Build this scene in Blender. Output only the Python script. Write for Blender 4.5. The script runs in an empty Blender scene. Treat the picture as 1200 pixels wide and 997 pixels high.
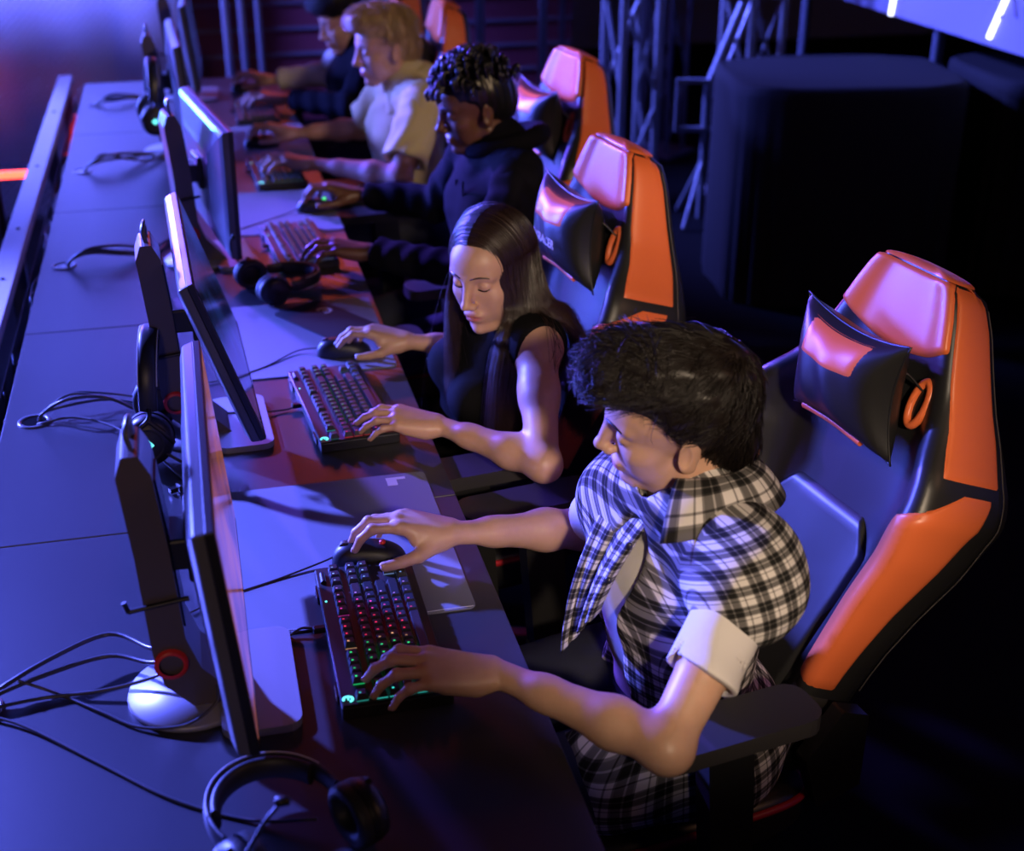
import bpy, math, random
import numpy as np
from mathutils import Vector, Matrix, Euler
random.seed(7); RNG = np.random.default_rng(11)
SC = bpy.context.scene; COL = SC.collection
R = math.radians
# ------------------------------------------------------------------ materials
def mat(name, col, rough=.5, metal=0, emis=None, es=0, spec=.5, coat=0, bump=None, noise=None, sheen=0, sss=0):
    m = bpy.data.materials.new(name); m.use_nodes = True
    nt = m.node_tree; b = nt.nodes['Principled BSDF']
    b.inputs['Base Color'].default_value = (*col, 1); b.inputs['Roughness'].default_value = rough
    b.inputs['Metallic'].default_value = metal; b.inputs['Specular IOR Level'].default_value = spec
    b.inputs['Coat Weight'].default_value = coat; b.inputs['Sheen Weight'].default_value = sheen
    if sss:
        b.inputs['Subsurface Weight'].default_value = sss
        b.inputs['Subsurface Radius'].default_value = (1, .35, .2); b.inputs['Subsurface Scale'].default_value = .008
    if emis: b.inputs['Emission Color'].default_value = (*emis, 1); b.inputs['Emission Strength'].default_value = es
    tc = None
    if bump or noise:
        tc = nt.nodes.new('ShaderNodeTexCoord')
    if bump:   # (scale, strength, distance)
        n = nt.nodes.new('ShaderNodeTexNoise'); n.inputs['Scale'].default_value = bump[0]; n.inputs['Detail'].default_value = 3
        u = nt.nodes.new('ShaderNodeBump'); u.inputs['Strength'].default_value = bump[1]; u.inputs['Distance'].default_value = bump[2]
        nt.links.new(tc.outputs['Object'], n.inputs['Vector']); nt.links.new(n.outputs['Fac'], u.inputs['Height']); nt.links.new(u.outputs['Normal'], b.inputs['Normal'])
    if noise:  # (scale, colour2)
        n = nt.nodes.new('ShaderNodeTexNoise'); n.inputs['Scale'].default_value = noise[0]; n.inputs['Detail'].default_value = 4
        x = nt.nodes.new('ShaderNodeMix'); x.data_type = 'RGBA'
        x.inputs[6].default_value = (*col, 1); x.inputs[7].default_value = (*noise[1], 1)
        nt.links.new(tc.outputs['Object'], n.inputs['Vector']); nt.links.new(n.outputs['Fac'], x.inputs[0]); nt.links.new(x.outputs[2], b.inputs['Base Color'])
    return m
M = dict(
 desk=mat('desk_laminate', (.026,.026,.03), .36, spec=.6, bump=(900,.25,.0006), noise=(3,(.036,.036,.04))),
 desk_edge=mat('desk_edge', (.03,.03,.035), .5),
 rail=mat('rail_wood', (.42,.40,.40), .45, noise=(6,(.55,.52,.5))),
 black=mat('black_plastic', (.012,.012,.013), .42),
 blackgloss=mat('black_gloss', (.01,.01,.011), .12),
 grey=mat('grey_plastic', (.10,.08,.075), .38),
 monback=mat('monitor_back_plastic', (.10,.10,.105), .28),
 silver=mat('satin_base', (.30,.30,.32), .42, metal=.3),
 red=mat('red_plastic', (.75,.03,.02), .4),
 redglow=mat('red_wire_glow', (.75,.03,.02), .4, emis=(1,.03,.02), es=.4),  # for the red trough wires, with a faint glow put into the colour
 cable=mat('black_cable', (.07,.07,.075), .3),
 pad=mat('mousepad_cloth', (.17,.17,.19), .75, bump=(1500,.2,.0005)),
 print=mat('white_print', (.6,.6,.6), .6),
 cyan=mat('cyan_led', (.1,.6,.6), .5, emis=(.15,.95,.9), es=1.6),
 green=mat('green_led', (.1,.6,.2), .5, emis=(.1,1,.2), es=1.2),
 whiteled=mat('white_led_tube', (.9,.9,.9), .5, emis=(.85,.9,1), es=3.5),
 neon=mat('red_neon_tube', (.9,.1,.05), .4, emis=(1,.06,.03), es=7),
 leather=mat('black_leatherette', (.018,.018,.019), .38, bump=(350,.12,.0006)),
 orange=mat('orange_leatherette', (.85,.18,.055), .36, bump=(350,.12,.0006)),
 carbon=mat('carbon_trim', (.03,.028,.028), .35),
 darkmetal=mat('dark_metal', (.03,.03,.03), .35, metal=.6),
 frame=mat('stand_metal', (.22,.23,.26), .38, metal=.5),
 post=mat('dark_post', (.10,.11,.14), .4, metal=.3),
 drape=mat('black_drape', (.016,.016,.018), .9, spec=.1),
 floor=mat('dark_floor', (.0025,.0025,.003), .8, spec=.05),
 wall=mat('dark_red_wall', (.16,.03,.045), .6),
 wallblue=mat('blue_grey_wall', (.45,.45,.48), .8),
 panel=mat('printed_panel', (.26,.24,.34), .45, noise=(1.5,(.20,.19,.30))),
 mesh=mat('fence_wire', (.35,.35,.38), .35, metal=.4),
 goldmetal=mat('brushed_edge', (.35,.27,.16), .25, metal=.9),
 seam=mat('dim_stitching', (.10,.09,.09), .7),
 foam=mat('ear_cushion', (.02,.02,.021), .5),
)
# legends and underglow take each key's own colour
def keymat(name, strength):
    m = bpy.data.materials.new(name); m.use_nodes = True; nt = m.node_tree; b = nt.nodes['Principled BSDF']
    oi = nt.nodes.new('ShaderNodeObjectInfo'); nt.links.new(oi.outputs['Color'], b.inputs['Emission Color']); b.inputs['Emission Strength'].default_value = strength
    b.inputs['Base Color'].default_value = (.05,.05,.05,1); return m
M['legend'] = keymat('key_legend_light', 1.3); M['under'] = keymat('key_underglow', .5)
M['keycap'] = mat('keycap', (.02,.02,.022), .45)
# ------------------------------------------------------------------ mesh building
class MB:
    def __init__(s): s.v = []; s.f = []; s.m = []; s.sm = []
    def add(s, vs, fs, mi=0, smooth=False):
        o = len(s.v); s.v += [tuple(map(float, v)) for v in vs]
        for f in fs: s.f.append(tuple(i+o for i in f)); s.m.append(mi); s.sm.append(smooth)
        return s
    def box(s, c, d, rot=None, mi=0):
        mx = (rot if isinstance(rot, Matrix) else Euler(rot or (0,0,0)).to_matrix())
        vs = [Vector(c)+mx@Vector((sx*d[0]/2, sy*d[1]/2, sz*d[2]/2)) for sx in (-1,1) for sy in (-1,1) for sz in (-1,1)]
        return s.add(vs, [(0,1,3,2),(4,6,7,5),(0,4,5,1),(2,3,7,6),(0,2,6,4),(1,5,7,3)], mi)
    def prism(s, pts, lo, hi, axis='z', mi=0, smooth=False):
        n = len(pts)
        def P(p, h): return (p[0],p[1],h) if axis=='z' else (p[0],h,p[1]) if axis=='y' else (h,p[0],p[1])
        vs = [P(p,lo) for p in pts]+[P(p,hi) for p in pts]
        s.add(vs, [tuple(range(n))[::-1], tuple(range(n,2*n))], mi)
        s.add(vs, [(i,(i+1)%n,n+(i+1)%n,n+i) for i in range(n)], mi, smooth); return s
    def tube(s, pts, r, n=8, mi=0, closed=False, flat=1.0, cap=True):
        P = [Vector(p) for p in pts]; k = len(P)
        rr = r if hasattr(r,'__len__') else [r]*k
        nrm = None; vs = []
        for i in range(k):
            a = P[i-1] if (i or closed) else P[0]; b = P[(i+1)%k] if (i<k-1 or closed) else P[-1]
            t = (b-a).normalized() if (b-a).length>1e-9 else Vector((0,0,1))
            if nrm is None:
                nrm = t.cross(Vector((0,0,1)));
                if nrm.length < .05: nrm = t.cross(Vector((0,1,0)))
            nrm = (nrm - t*nrm.dot(t)).normalized(); bn = t.cross(nrm)
            for j in range(n):
                q = 2*math.pi*j/n; vs.append(P[i]+nrm*math.cos(q)*rr[i]+bn*math.sin(q)*rr[i]*flat)
        fs = []
        for i in range(k if closed else k-1):
            for j in range(n):
                a=i*n+j; b=i*n+(j+1)%n; c=((i+1)%k)*n+(j+1)%n; d=((i+1)%k)*n+j; fs.append((a,b,c,d))
        s.add(vs, fs, mi, True)
        if cap and not closed: s.add(vs[:n], [tuple(range(n))[::-1]], mi); s.add(vs[-n:], [tuple(range(n))], mi)
        return s
    def lathe(s, prof, c=(0,0,0), rot=None, n=32, mi=0, sy=1.0):   # prof: (r, z)
        mx = (rot if isinstance(rot, Matrix) else Euler(rot or (0,0,0)).to_matrix()); c = Vector(c)
        vs = [c+mx@Vector((r*math.cos(2*math.pi*j/n), sy*r*math.sin(2*math.pi*j/n), z)) for r,z in prof for j in range(n)]
        fs = [(i*n+j, i*n+(j+1)%n, (i+1)*n+(j+1)%n, (i+1)*n+j) for i in range(len(prof)-1) for j in range(n)]
        return s.add(vs, fs, mi, True)
    def grid(s, fn, nu, nv, mi=0, closeu=False, smooth=True):
        vs = [fn(i/(nu if closeu else nu-1), j/(nv-1)) for i in range(nu) for j in range(nv)]
        fs = [(i*nv+j, ((i+1)%nu)*nv+j, ((i+1)%nu)*nv+j+1, i*nv+j+1) for i in range(nu if closeu else nu-1) for j in range(nv-1)]
        return s.add(vs, fs, mi, smooth)
def link(o, parent=None):
    COL.objects.link(o)
    if parent is not None: o.parent = parent
    return o
def obj(name, mb, mats, parent=None, loc=(0,0,0), rot=(0,0,0), bevel=0, subd=0, solid=0):
    me = bpy.data.meshes.new(name); me.from_pydata(mb.v, [], mb.f)
    mats = mats if isinstance(mats,(list,tuple)) else [mats]
    for k in mats: me.materials.append(M[k] if isinstance(k,str) else k)
    me.polygons.foreach_set('material_index', mb.m); me.polygons.foreach_set('use_smooth', mb.sm); me.update()
    o = bpy.data.objects.new(name, me); link(o, parent); o.location = loc; o.rotation_euler = rot
    if solid: q = o.modifiers.new('solid','SOLIDIFY'); q.thickness = solid; q.offset = 0
    if bevel: q = o.modifiers.new('bevel','BEVEL'); q.width = bevel; q.segments = 2; q.limit_method = 'ANGLE'; q.angle_limit = R(40)
    if subd: q = o.modifiers.new('sub','SUBSURF'); q.levels = subd; q.render_levels = subd
    return o
def tag(o, label=None, cat=None, group=None, kind=None):
    if label: o['label'] = label
    if cat: o['category'] = cat
    if group: o['group'] = group
    if kind: o['kind'] = kind
    return o
def thing(name, label, cat, loc=(0,0,0), rz=0, group=None):
    o = bpy.data.objects.new(name, None); COL.objects.link(o); o.empty_display_size = .05
    o.location = loc; o.rotation_euler = (0,0,rz); return tag(o, label, cat, group)
def copy_tree(o, parent=None):
    c = o.copy(); COL.objects.link(c); c.parent = parent
    for ch in list(o.children): copy_tree(ch, c)
    return c
def smooth_path(pts, n=8):
    P = [Vector(p) for p in pts]; P = [P[0]*2-P[1]]+P+[P[-1]*2-P[-2]]; out = []
    for i in range(1, len(P)-2):
        for k in range(n):
            t = k/n; a,b,c,d = P[i-1],P[i],P[i+1],P[i+2]
            out.append(.5*((2*b)+(c-a)*t+(2*a-5*b+4*c-d)*t*t+(3*b-a-3*c+d)*t**3))
    out.append(P[-2]); return out
def lerp(a,b,t): return a+(b-a)*t
def interp(tab, x):
    xs = [p[0] for p in tab]
    return float(np.interp(x, xs, [p[1] for p in tab]))
def text_mesh(body, size, name='lettering', extrude=.0006, mat_='print', parent=None, mx=None):
    cu = bpy.data.curves.new(name, 'FONT'); cu.body = body; cu.size = size; cu.extrude = extrude; cu.align_x = 'CENTER'; cu.align_y = 'CENTER'
    t = bpy.data.objects.new(name, cu); COL.objects.link(t)
    dg = bpy.context.evaluated_depsgraph_get(); dg.update()
    me = bpy.data.meshes.new_from_object(t.evaluated_get(dg)); bpy.data.objects.remove(t)
    me.materials.clear(); me.materials.append(M[mat_])
    o = bpy.data.objects.new(name, me); link(o, parent)
    if mx is not None: o.matrix_local = mx
    return o
# ------------------------------------------------------------------ camera
CAM = (0,0,1.88)
cd = bpy.data.cameras.new('camera'); cam = bpy.data.objects.new('camera', cd); COL.objects.link(cam); SC.camera = cam
cam.location = CAM; cam.rotation_euler = (R(90-25.9), 0, R(-13.6)); cd.sensor_width = 36; cd.lens = 1550/1200*36
cd.dof.use_dof = True; cd.dof.focus_distance = 2.12; cd.dof.aperture_fstop = 3.2; cd.clip_start = .02
# ------------------------------------------------------------------ the setting
o = obj('floor', MB().box((0,5,-.025),(14,16,.05)), 'floor'); o['kind']='structure'
o = obj('wall_back', MB().box((0,10.3,1.8),(14,.1,3.7)), 'wallblue'); o['kind']='structure'
o = obj('wall_left', MB().box((-7,5,1.8),(.1,16,3.7)), 'wall'); o['kind']='structure'
o = obj('wall_right', MB().box((7,5,1.8),(.1,16,3.7)), 'wallblue'); o['kind']='structure'
DZ = .75
# five desks end to end; each has its own top, modesty panel and side panels
DY = [.06, 1.04, 2.015, 2.985, 3.96, 4.935]
proto = None
dlab = ['black laminate desk nearest the camera, under the big headset and the nearest keyboard',
        'black laminate desk under the second keyboard, in front of the long haired person',
        'black laminate desk under the third monitor, in front of the person with short dreadlocks',
        'black laminate desk in front of the blond person in a pale shirt',
        'black laminate desk at the far end of the row, beside the wire fence']
for i in range(5):
    y0, y1 = DY[i]+.0 , DY[i+1]
    y0, y1 = DY[i+1]-.98+.0015 if 0 else DY[i+1], 0
    y0 = DY[i+1] if i else 1.04
    y0 = [1.04,2.015,2.985,3.96,4.935][i]; y1 = [2.013,2.983,3.958,4.933,5.86][i]
    if i == 0: y0 = .95
    d = thing('gaming_desk', dlab[i], 'desk', (-.42, y0, 0), 0, None)
    L = y1-y0-.001
    obj('tabletop', MB().box((.4025, L/2, DZ-.0125),(.805, L, .025)), ['desk'], d, bevel=.0015)
    obj('modesty_panel', MB().box((.12, L/2, .55),(.018, L-.12, .34)), 'desk_edge', d)
    for sy in (.04, L-.04): obj('side_panel', MB().box((.38, sy, .3625),(.66,.03,.724)), 'desk_edge', d)
# rail behind the desks with its posts, and the cable trough between
rl = thing('divider_rail', 'long pale flat rail running along the back edge of the desks', 'rail', (-.495, 3.3, 0))
obj('rail_top', MB().box((0,.05,.765),(.056,5.1,.03)), 'rail', rl, bevel=.002)
for y in (-2.3,-1.0,.3,1.6,2.5): obj('post', MB().box((0,y,.375),(.04,.04,.749)), 'post', rl)
for y in (-.9,.0,.42,1.1,1.9): obj('bolt', MB().lathe([(0,.783),(.006,.783),(.006,.7795)], (0,y,0), n=12), 'darkmetal', rl)
tr = thing('cable_trough', 'narrow dark trough full of tangled wires between rail and desks', 'cable tray', (-.444, 3.3, 0))
obj('tray', MB().box((0,.05,.62),(.030,5.0,.01)).box((-.0155,.05,.66),(.002,5.0,.08)), 'black', tr)
for y in (-2.2,-.9,.4,1.7,2.45): obj('foot', MB().box((0,y,.3075),(.02,.03,.615)), 'black', tr)
t = MB()
for k in range(26):
    y = -2.4+k*.19; x0 = random.uniform(-.008,.008)
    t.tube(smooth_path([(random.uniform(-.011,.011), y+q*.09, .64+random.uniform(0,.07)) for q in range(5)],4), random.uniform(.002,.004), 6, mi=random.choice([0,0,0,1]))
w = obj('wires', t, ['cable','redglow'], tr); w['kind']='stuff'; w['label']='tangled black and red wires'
# wire fence beyond the desks, left
fn = thing('wire_fence', 'tall pale wire mesh fence beyond the far end of the desks', 'fence', (-1.3, 6.5, 0))
def meshfence(x0,x1,z0,z1,s):
    m = MB(); w=.0035
    n = int((x1-x0+z1-z0)/s)+1
    for sg in (1,-1):
        for k in range(n):
            # diagonal wires clipped to the frame
            c = x0-(z1-z0)+k*s if sg==1 else x0+k*s
            a = []
            for (x,z) in ((c,z0),(c+sg*(z1-z0),z1)): a.append([x,z])
            (xa,za),(xb,zb) = a
            def clip(xa,za,xb,zb):
                for lim in (x0,x1):
                    if (xa-lim)*(xb-lim)<0:
                        tt=(lim-xa)/(xb-xa); zc=za+tt*(zb-za)
                        if (lim==x0)==(xa<xb): xa,za=lim,zc
                        else: xb,zb=lim,zc
                return xa,za,xb,zb
            if max(xa,xb)<=x0 or min(xa,xb)>=x1: continue
            xa,za,xb,zb = clip(xa,za,xb,zb)
            m.tube([(xa,sg*.001,za),(xb,sg*.001,zb)], w/2, 4, cap=False)
    return m
obj('mesh_panel', meshfence(-1.6,1.32,.02,2.2,.035), 'mesh', fn)
for x in (-1.6,-.15,1.32): obj('post', MB().box((x,.02,1.11),(.04,.04,2.2)), 'post', fn)
# added sheet behind the fence; lit blue and pink, it stands in for haze
o = obj('haze_backdrop', MB().grid(lambda u,v:(lerp(-4.2,.0,u), 7.6+.008*math.sin(u*70)+.01*math.sin(u*31), lerp(.0,2.6,v)), 160, 3), 'wallblue', solid=.004)
tag(o,'tall pale cloth backdrop behind the wire fence','backdrop')
nb = thing('neon_tube_lamp', 'glowing red neon tube at the left edge behind the rail', 'neon light', (-1.0,4.9,.63))
obj('tube', MB().tube([(-.9,0,0),(.455,0,.0)], .014, 10), 'neon', nb)
obj('return_tube', MB().tube([(-.9,-.03,-.05),(.25,-.03,-.05)], .008, 8), 'neon', nb)
for x in (-.8,.30): obj('bracket', MB().box((x,.012,-.315),(.02,.02,.63)), 'black', nb)
# slatted wall behind the players
sw = thing('slatted_screen', 'dark red slatted screen with thin bright edges behind the far players', 'screen', (0,8.3,0))
obj('backing_board', MB().box((1.1,.03,.9),(2.6,.03,1.8)), 'wall', sw)
for k in range(12):
    obj('slat', MB().box((1.1,0,.10+k*.15),(2.6,.02,.02),(R(-18),0,0)), 'post', sw)
for x,y,r_,lb in ((.22,7.1,.02,'leftmost of the three thin blue lit poles behind the far desk'),(.30,7.1,.02,'middle of the three thin blue lit poles behind the far desk'),(.385,7.1,.018,'rightmost of the three thin blue lit poles behind the far desk')):
    p = obj('slim_pole', MB().tube([(0,0,0),(0,0,2.3)], r_, 12).lathe([(0,.02),(.06,.02),(.06,0)],(0,0,0)), 'frame', loc=(x,y,0)); tag(p, lb, 'pole', 'thin poles behind the far desk')
for x,y,r_,lb in ((1.52,7.0,.026,'upright blue lit pole right of the dark haired player at the back'),(1.86,7.0,.024,'upright blue lit pole just left of the third orange chair top'),(2.05,7.3,.018,'thin upright pole between the wide pole and the truss tower')):
    p = obj('round_post', MB().tube([(0,0,0),(0,0,2.4)], r_, 14).lathe([(0,.02),(.08,.02),(.08,0)],(0,0,0)), 'post', loc=(x,y,0)); tag(p, lb, 'pole')
# truss tower made of two uprights and diagonals
def truss(name, label, loc, rz, w, h, mats='frame', nb=5, r_=.02):
    t = thing(name, label, 'truss', loc, rz)
    for a,b in ((0,0),(w,0),(0,w),(w,w)): obj('upright', MB().tube([(a,b,.02),(a,b,h)], r_, 10), mats, t)
    s = h/nb
    for k in range(nb):
        z = .05+k*s
        for (a,b,c,d) in ((0,0,w,0),(w,w,0,w),(0,w,0,0),(w,0,w,w)):
            if k%2: a,b,c,d = c,d,a,b
            obj('brace', MB().tube([(a,b,z),(c,d,z+s*.92)], r_*.5, 8), mats, t)
    obj('foot_plate', MB().box((w/2,w/2,.01),(w+.12,w+.12,.02)), mats, t)
    return t
truss('truss_tower', 'blue lit lattice truss tower right of the third orange chair', (2.0,6.05,0), R(10), .19, 2.4)
truss('truss_tower', 'dim lattice truss leaning stack between tower and black drape', (2.55,6.9,0), R(35), .16, 2.4, 'post', 6, .014)
truss('truss_tower', 'pale blue truss rising behind the top of the black drape', (2.62,6.0,0), R(20), .2, 2.4)
lf = thing('work_light_stand', 'blue lit folding stand with square lamp frame left of black drape', 'stand', (2.30,5.72,0), R(-15))
obj('pole', MB().tube([(0,0,.02),(0,0,.62)],.016,10), 'frame', lf)
for a in (0,2.1,4.2): obj('leg', MB().tube([(0,0,.30),(.18*math.cos(a),.18*math.sin(a),.012)],.010,8), 'frame', lf)
obj('lamp_frame', MB().box((0,0,.44),(.26,.03,.02)).box((0,0,.66),(.26,.03,.02)).box((-.13,0,.55),(.02,.03,.24)).box((.13,0,.55),(.02,.03,.24)), 'frame', lf)
obj('tilt_arm', MB().tube([(.0,0,.62),(.14,.02,1.0)],.022,10).tube([(.02,0,.6),(.30,.0,.5)],.012,8), 'frame', lf)
# black draped cabinet with rounded edges
def drape_fn(u,v):
    a = 2*math.pi*u; w,d = .46,.34; e=.45
    cx = math.copysign(abs(math.cos(a))**e, math.cos(a)); cy = math.copysign(abs(math.sin(a))**e, math.sin(a))
    rr = 1+.012*math.sin(a*19)*(1-v)+.008*math.sin(a*31+1)*(1-v)
    s = 1 if v<.96 else 1-(v-.96)*1.2
    return (w*cx*rr*s, d*cy*rr*s, 0.86*min(v/.98,1)+0.004*math.sin(a*5))
dr = MB().grid(drape_fn, 160, 30, closeu=True); n0 = len(dr.v)
dr.f.append(tuple(29+30*i for i in range(160))); dr.m.append(0); dr.sm.append(False)
o = obj('draped_cabinet', dr, 'drape', loc=(2.50,4.85,-.0), rot=(0,0,R(-8))); tag(o,'tall black cloth draped cabinet with blue lit left corner','draped cabinet')
o = obj('draped_cabinet', dr, 'drape', loc=(3.5,4.75,0), rot=(0,0,R(-4))); tag(o,'black cloth draped cabinet under the lit panel at right','draped cabinet')
# lit printed panel, upper right
pn = thing('lit_panel', 'large violet lit printed panel with white light strips, upper right corner', 'panel', (3.05,5.0,0), 0)
obj('board', MB().box((.03,0,1.66),(.06,3.4,1.40)), 'panel', pn)
m = MB()
for (ya,za,yb,zb) in ((.48,.96,.44,1.25),(-.30,.99,-.40,1.2),(-.42,1.22,-.9,1.04),(.42,1.3,-.2,1.34)):
    m = MB(); m.tube([(-.004,ya,za+.0),(-.004,yb,zb)], .011, 8); obj('light_strip', m, 'whiteled', pn)
m = MB()
for k,(r_,) in enumerate(((.30,),(.37,))):
    m.tube([(-.001, .05+r_*1.4*math.cos(a), 1.0+r_*math.sin(a)*1.0) for a in np.linspace(.3,2.9,24)], .012, 6, flat=.3)
obj('printed_arc', m, mat('print_violet',(.25,.22,.5),.5), pn)
for y in (-1.5,0.2,1.5):
    obj('stand_post', MB().tube([(.08,y,0),(.08,y,1.1)],.025,10), 'post', pn)
# ------------------------------------------------------------------ monitors
def make_monitor(tilt=3, yaw=0, shift=0.0, clip=True, colx=0.0):
    t = thing('monitor', 'x', 'monitor')
    # base: rear disc and front plate
    b = MB().lathe([(0,.0),(.088,.0),(.09,.004),(.088,.010),(0,.011)], (-.055,0,0), n=40)
    obj('rear_base', b, 'silver', t)
    pts = []
    for (cx,cy,a0) in ((.062,.095,0),(.0,.095,90),(.0,-.095,180),(.062,-.095,270)):
        for k in range(6): a=R(a0+k*18); pts.append((cx+.022*math.cos(a), cy+.022*math.sin(a)))
    obj('front_base', MB().prism(pts,.0,.012), 'silver', t, bevel=.002)
    # column: leaning foot, then upright slab with chamfered top
    c_=colx
    prof = [(-.055,.010),(-.090+c_*.5,.05),(-.100+c_,.10),(-.106+c_,.25),(-.115+c_,.365),(-.105+c_,.392),(-.085+c_,.392),(-.072+c_,.365),(-.062+c_,.25),(-.056+c_,.12),(-.040+c_*.5,.07),(.01,.012)]
    obj('stand_column', MB().prism(prof,-.045,.045,'y'), 'grey', t, bevel=.004)
    obj('column_channel', MB().prism([(-.068+c_,.35),(-.0595+c_,.25),(-.054+c_,.13),(-.062+c_,.13),(-.076+c_,.35)],-.03,.03,'y'), 'black', t)
    obj('cable_ring', MB().lathe([(.016,-.052),(.022,-.052),(.022,.052),(.016,.052)], (-.078+c_*.8,0,.085), (R(90),0,0), 20), 'red', t)
    hd = smooth_path([(-.093+c_,-.02,.384),(-.097+c_,-.02,.412),(-.095+c_,0,.420),(-.095+c_,.02,.412),(-.093+c_,.02,.384)],5)
    obj('carry_handle', MB().tube(hd,.008,8,flat=.5), 'monback', t)
    if clip: obj('headset_hook', MB().tube([(-.122+c_,-.05,.175),(-.045+c_,-.05,.185)],.0035,8).tube([(-.122+c_,-.05,.175),(-.126+c_,-.05,.19)],.0035,8), 'black', t)
    obj('tilt_arm', MB().box((-.045+c_/2,0,.24),(.075-c_,.07,.045)).box((-.036,.01,.24),(.012,.10,.08)), 'black', t, bevel=.004)
    # panel
    W_,H_ = .575,.315
    pm = Matrix.Translation((.002,shift,.232)) @ Matrix.Rotation(R(yaw),4,'Z') @ Matrix.Rotation(R(-tilt),4,'Y')
    b = MB().box((.004,0,0),(.012,W_,H_)); 
    p = obj('display_housing', b, 'black', t, bevel=.002); p.matrix_local = pm
    bk = MB()
    prof = [(1,1,-.002),(.99,.98,-.016),(.93,.90,-.022),(.62,.60,-.030),(.55,.5,-.034)]
    vs=[];fs=[]
    for (a,c,x) in prof: vs += [(x,-W_/2*a,-H_/2*c),(x,W_/2*a,-H_/2*c),(x,W_/2*a,H_/2*c),(x,-W_/2*a,H_/2*c)]
    for i in range(len(prof)-1):
        for j in range(4): fs.append((i*4+j,i*4+(j+1)%4,(i+1)*4+(j+1)%4,(i+1)*4+j))
    fs.append(tuple(range(4*len(prof)-4,4*len(prof))))
    q = obj('back_cover', MB().add(vs,fs), 'monback', t, bevel=.003); q.matrix_local = pm
    s_ = obj('screen', MB().box((.0103,0,.004),(.0012,W_-.018,H_-.026)), 'screen', t); s_.matrix_local = pm
    lb = obj('bezel_strip', MB().box((.0102,0,-H_/2+.006),(.0014,W_-.01,.009)), 'blackgloss', t); lb.matrix_local = pm
    return t
def screenmat(name, c1, c2, c3, es):
    m = mat(name, (.006,.006,.008), .12, emis=c1, es=es); nt=m.node_tree; b=nt.nodes['Principled BSDF']
    tc=nt.nodes.new('ShaderNodeTexCoord'); n=nt.nodes.new('ShaderNodeTexNoise'); n.inputs['Scale'].default_value=7; n.inputs['Detail'].default_value=4
    r=nt.nodes.new('ShaderNodeValToRGB'); e=r.color_ramp.elements; e[0].position=.35; e[0].color=(*c2,1); e[1].position=.62; e[1].color=(*c1,1); q=e.new(.48); q.color=(*c3,1)
    nt.links.new(tc.outputs['Object'],n.inputs['Vector']); nt.links.new(n.outputs['Fac'],r.inputs[0]); nt.links.new(r.outputs[0],b.inputs['Emission Color']); return m
M['screen'] = screenmat('screen_orange_noise',(.60,.17,.05),(.14,.035,.03),(.34,.10,.15),.40)  # orange and brown noise emitted by the screen face
M['screen_blue'] = screenmat('screen_blue_noise',(.02,.05,.22),(.005,.006,.02),(.01,.015,.06),.25)  # dark blue noise emitted by the screen face
def relabel(t, lab, loc, rz, group):
    if 'nearest' not in lab:
        for c in t.children:
            if c.name.startswith('screen'): c.data.materials[0]=M['screen_blue']
    t['label']=lab; t.location=loc; t.rotation_euler=(0,0,rz); t['group']=group; return t
MG='monitors along the desks'
relabel(make_monitor(4.5,shift=.04), 'nearest dark monitor with orange tinted screen edge, beside the person in plaid', (-.022,1.545,DZ), 0, MG)
relabel(make_monitor(18,shift=.04,colx=-.012), 'tilted back black monitor facing the long haired person, second in row', (.002,2.385,DZ), R(2), MG)
relabel(make_monitor(-1,shift=.03), 'third monitor, its glossy back lit cyan and white', (.037,3.43,DZ), R(9), MG)
relabel(make_monitor(3,shift=.03), 'fourth monitor with narrow white lit back, before the blond person', (-.022,4.62,DZ), R(2), MG)
relabel(make_monitor(5), 'farthest monitor with pink lit top edge, at the end of the desks', (.03,5.50,DZ), R(-2), MG)
# ------------------------------------------------------------------ keyboards
LAY = []
def row(x, items, y0=0):
    y = y0
    for it in items:
        if isinstance(it, tuple): LAY.append((x, y+it[0]/2, it[0])); y += it[0]
        elif it < 0: y += -it
        else: LAY.append((x, y+it/2, it)); y += it
row(0,   [1,-1,1,1,1,1,-.5,1,1,1,1,-.5,1,1,1,1,-.25,1,1,1])
row(1.4, [1]*13+[2,-.25,1,1,1]); row(2.4, [1.5]+[1]*12+[1.5,-.25,1,1,1]); row(3.4, [1.75]+[1]*11+[2.25])
row(4.4, [2.25]+[1]*10+[2.75,-1.25,1]); row(5.4, [1.25]*3+[6.25]+[1.25]*4+[-.25,1,1,1])
U = .0188; KCACHE = {}
def keymesh(w):
    if w in KCACHE: return KCACHE[w]
    m = MB(); a,b = U/2-.0009, w*U/2-.0009; ta,tb = a-.0028, b-.0028; h=.0085
    vs = [(-a,-b,0),(a,-b,0),(a,b,0),(-a,b,0),(-ta-.0004,-tb,h),(ta-.0008,-tb,h),(ta-.0008,tb,h),(-ta-.0004,tb,h)]
    m.add(vs,[(0,3,2,1),(4,5,6,7),(0,1,5,4),(1,2,6,5),(2,3,7,6),(3,0,4,7)])
    if w < 6: m.add([(-.0042,-tb+.0020,h+.0002),(-.0012,-tb+.0020,h+.0002),(-.0012,-tb+.0048,h+.0002),(-.0042,-tb+.0048,h+.0002)],[(0,1,2,3)],1)
    m.box((0,0,-.0012),(U*.86,w*U-.0022,.0016),mi=2)
    me = bpy.data.meshes.new('key'); me.from_pydata(m.v,[],m.f)
    for k in ('keycap','legend','under'): me.materials.append(M[k])
    me.polygons.foreach_set('material_index', m.m); me.update(); KCACHE[w]=me; return me
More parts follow.
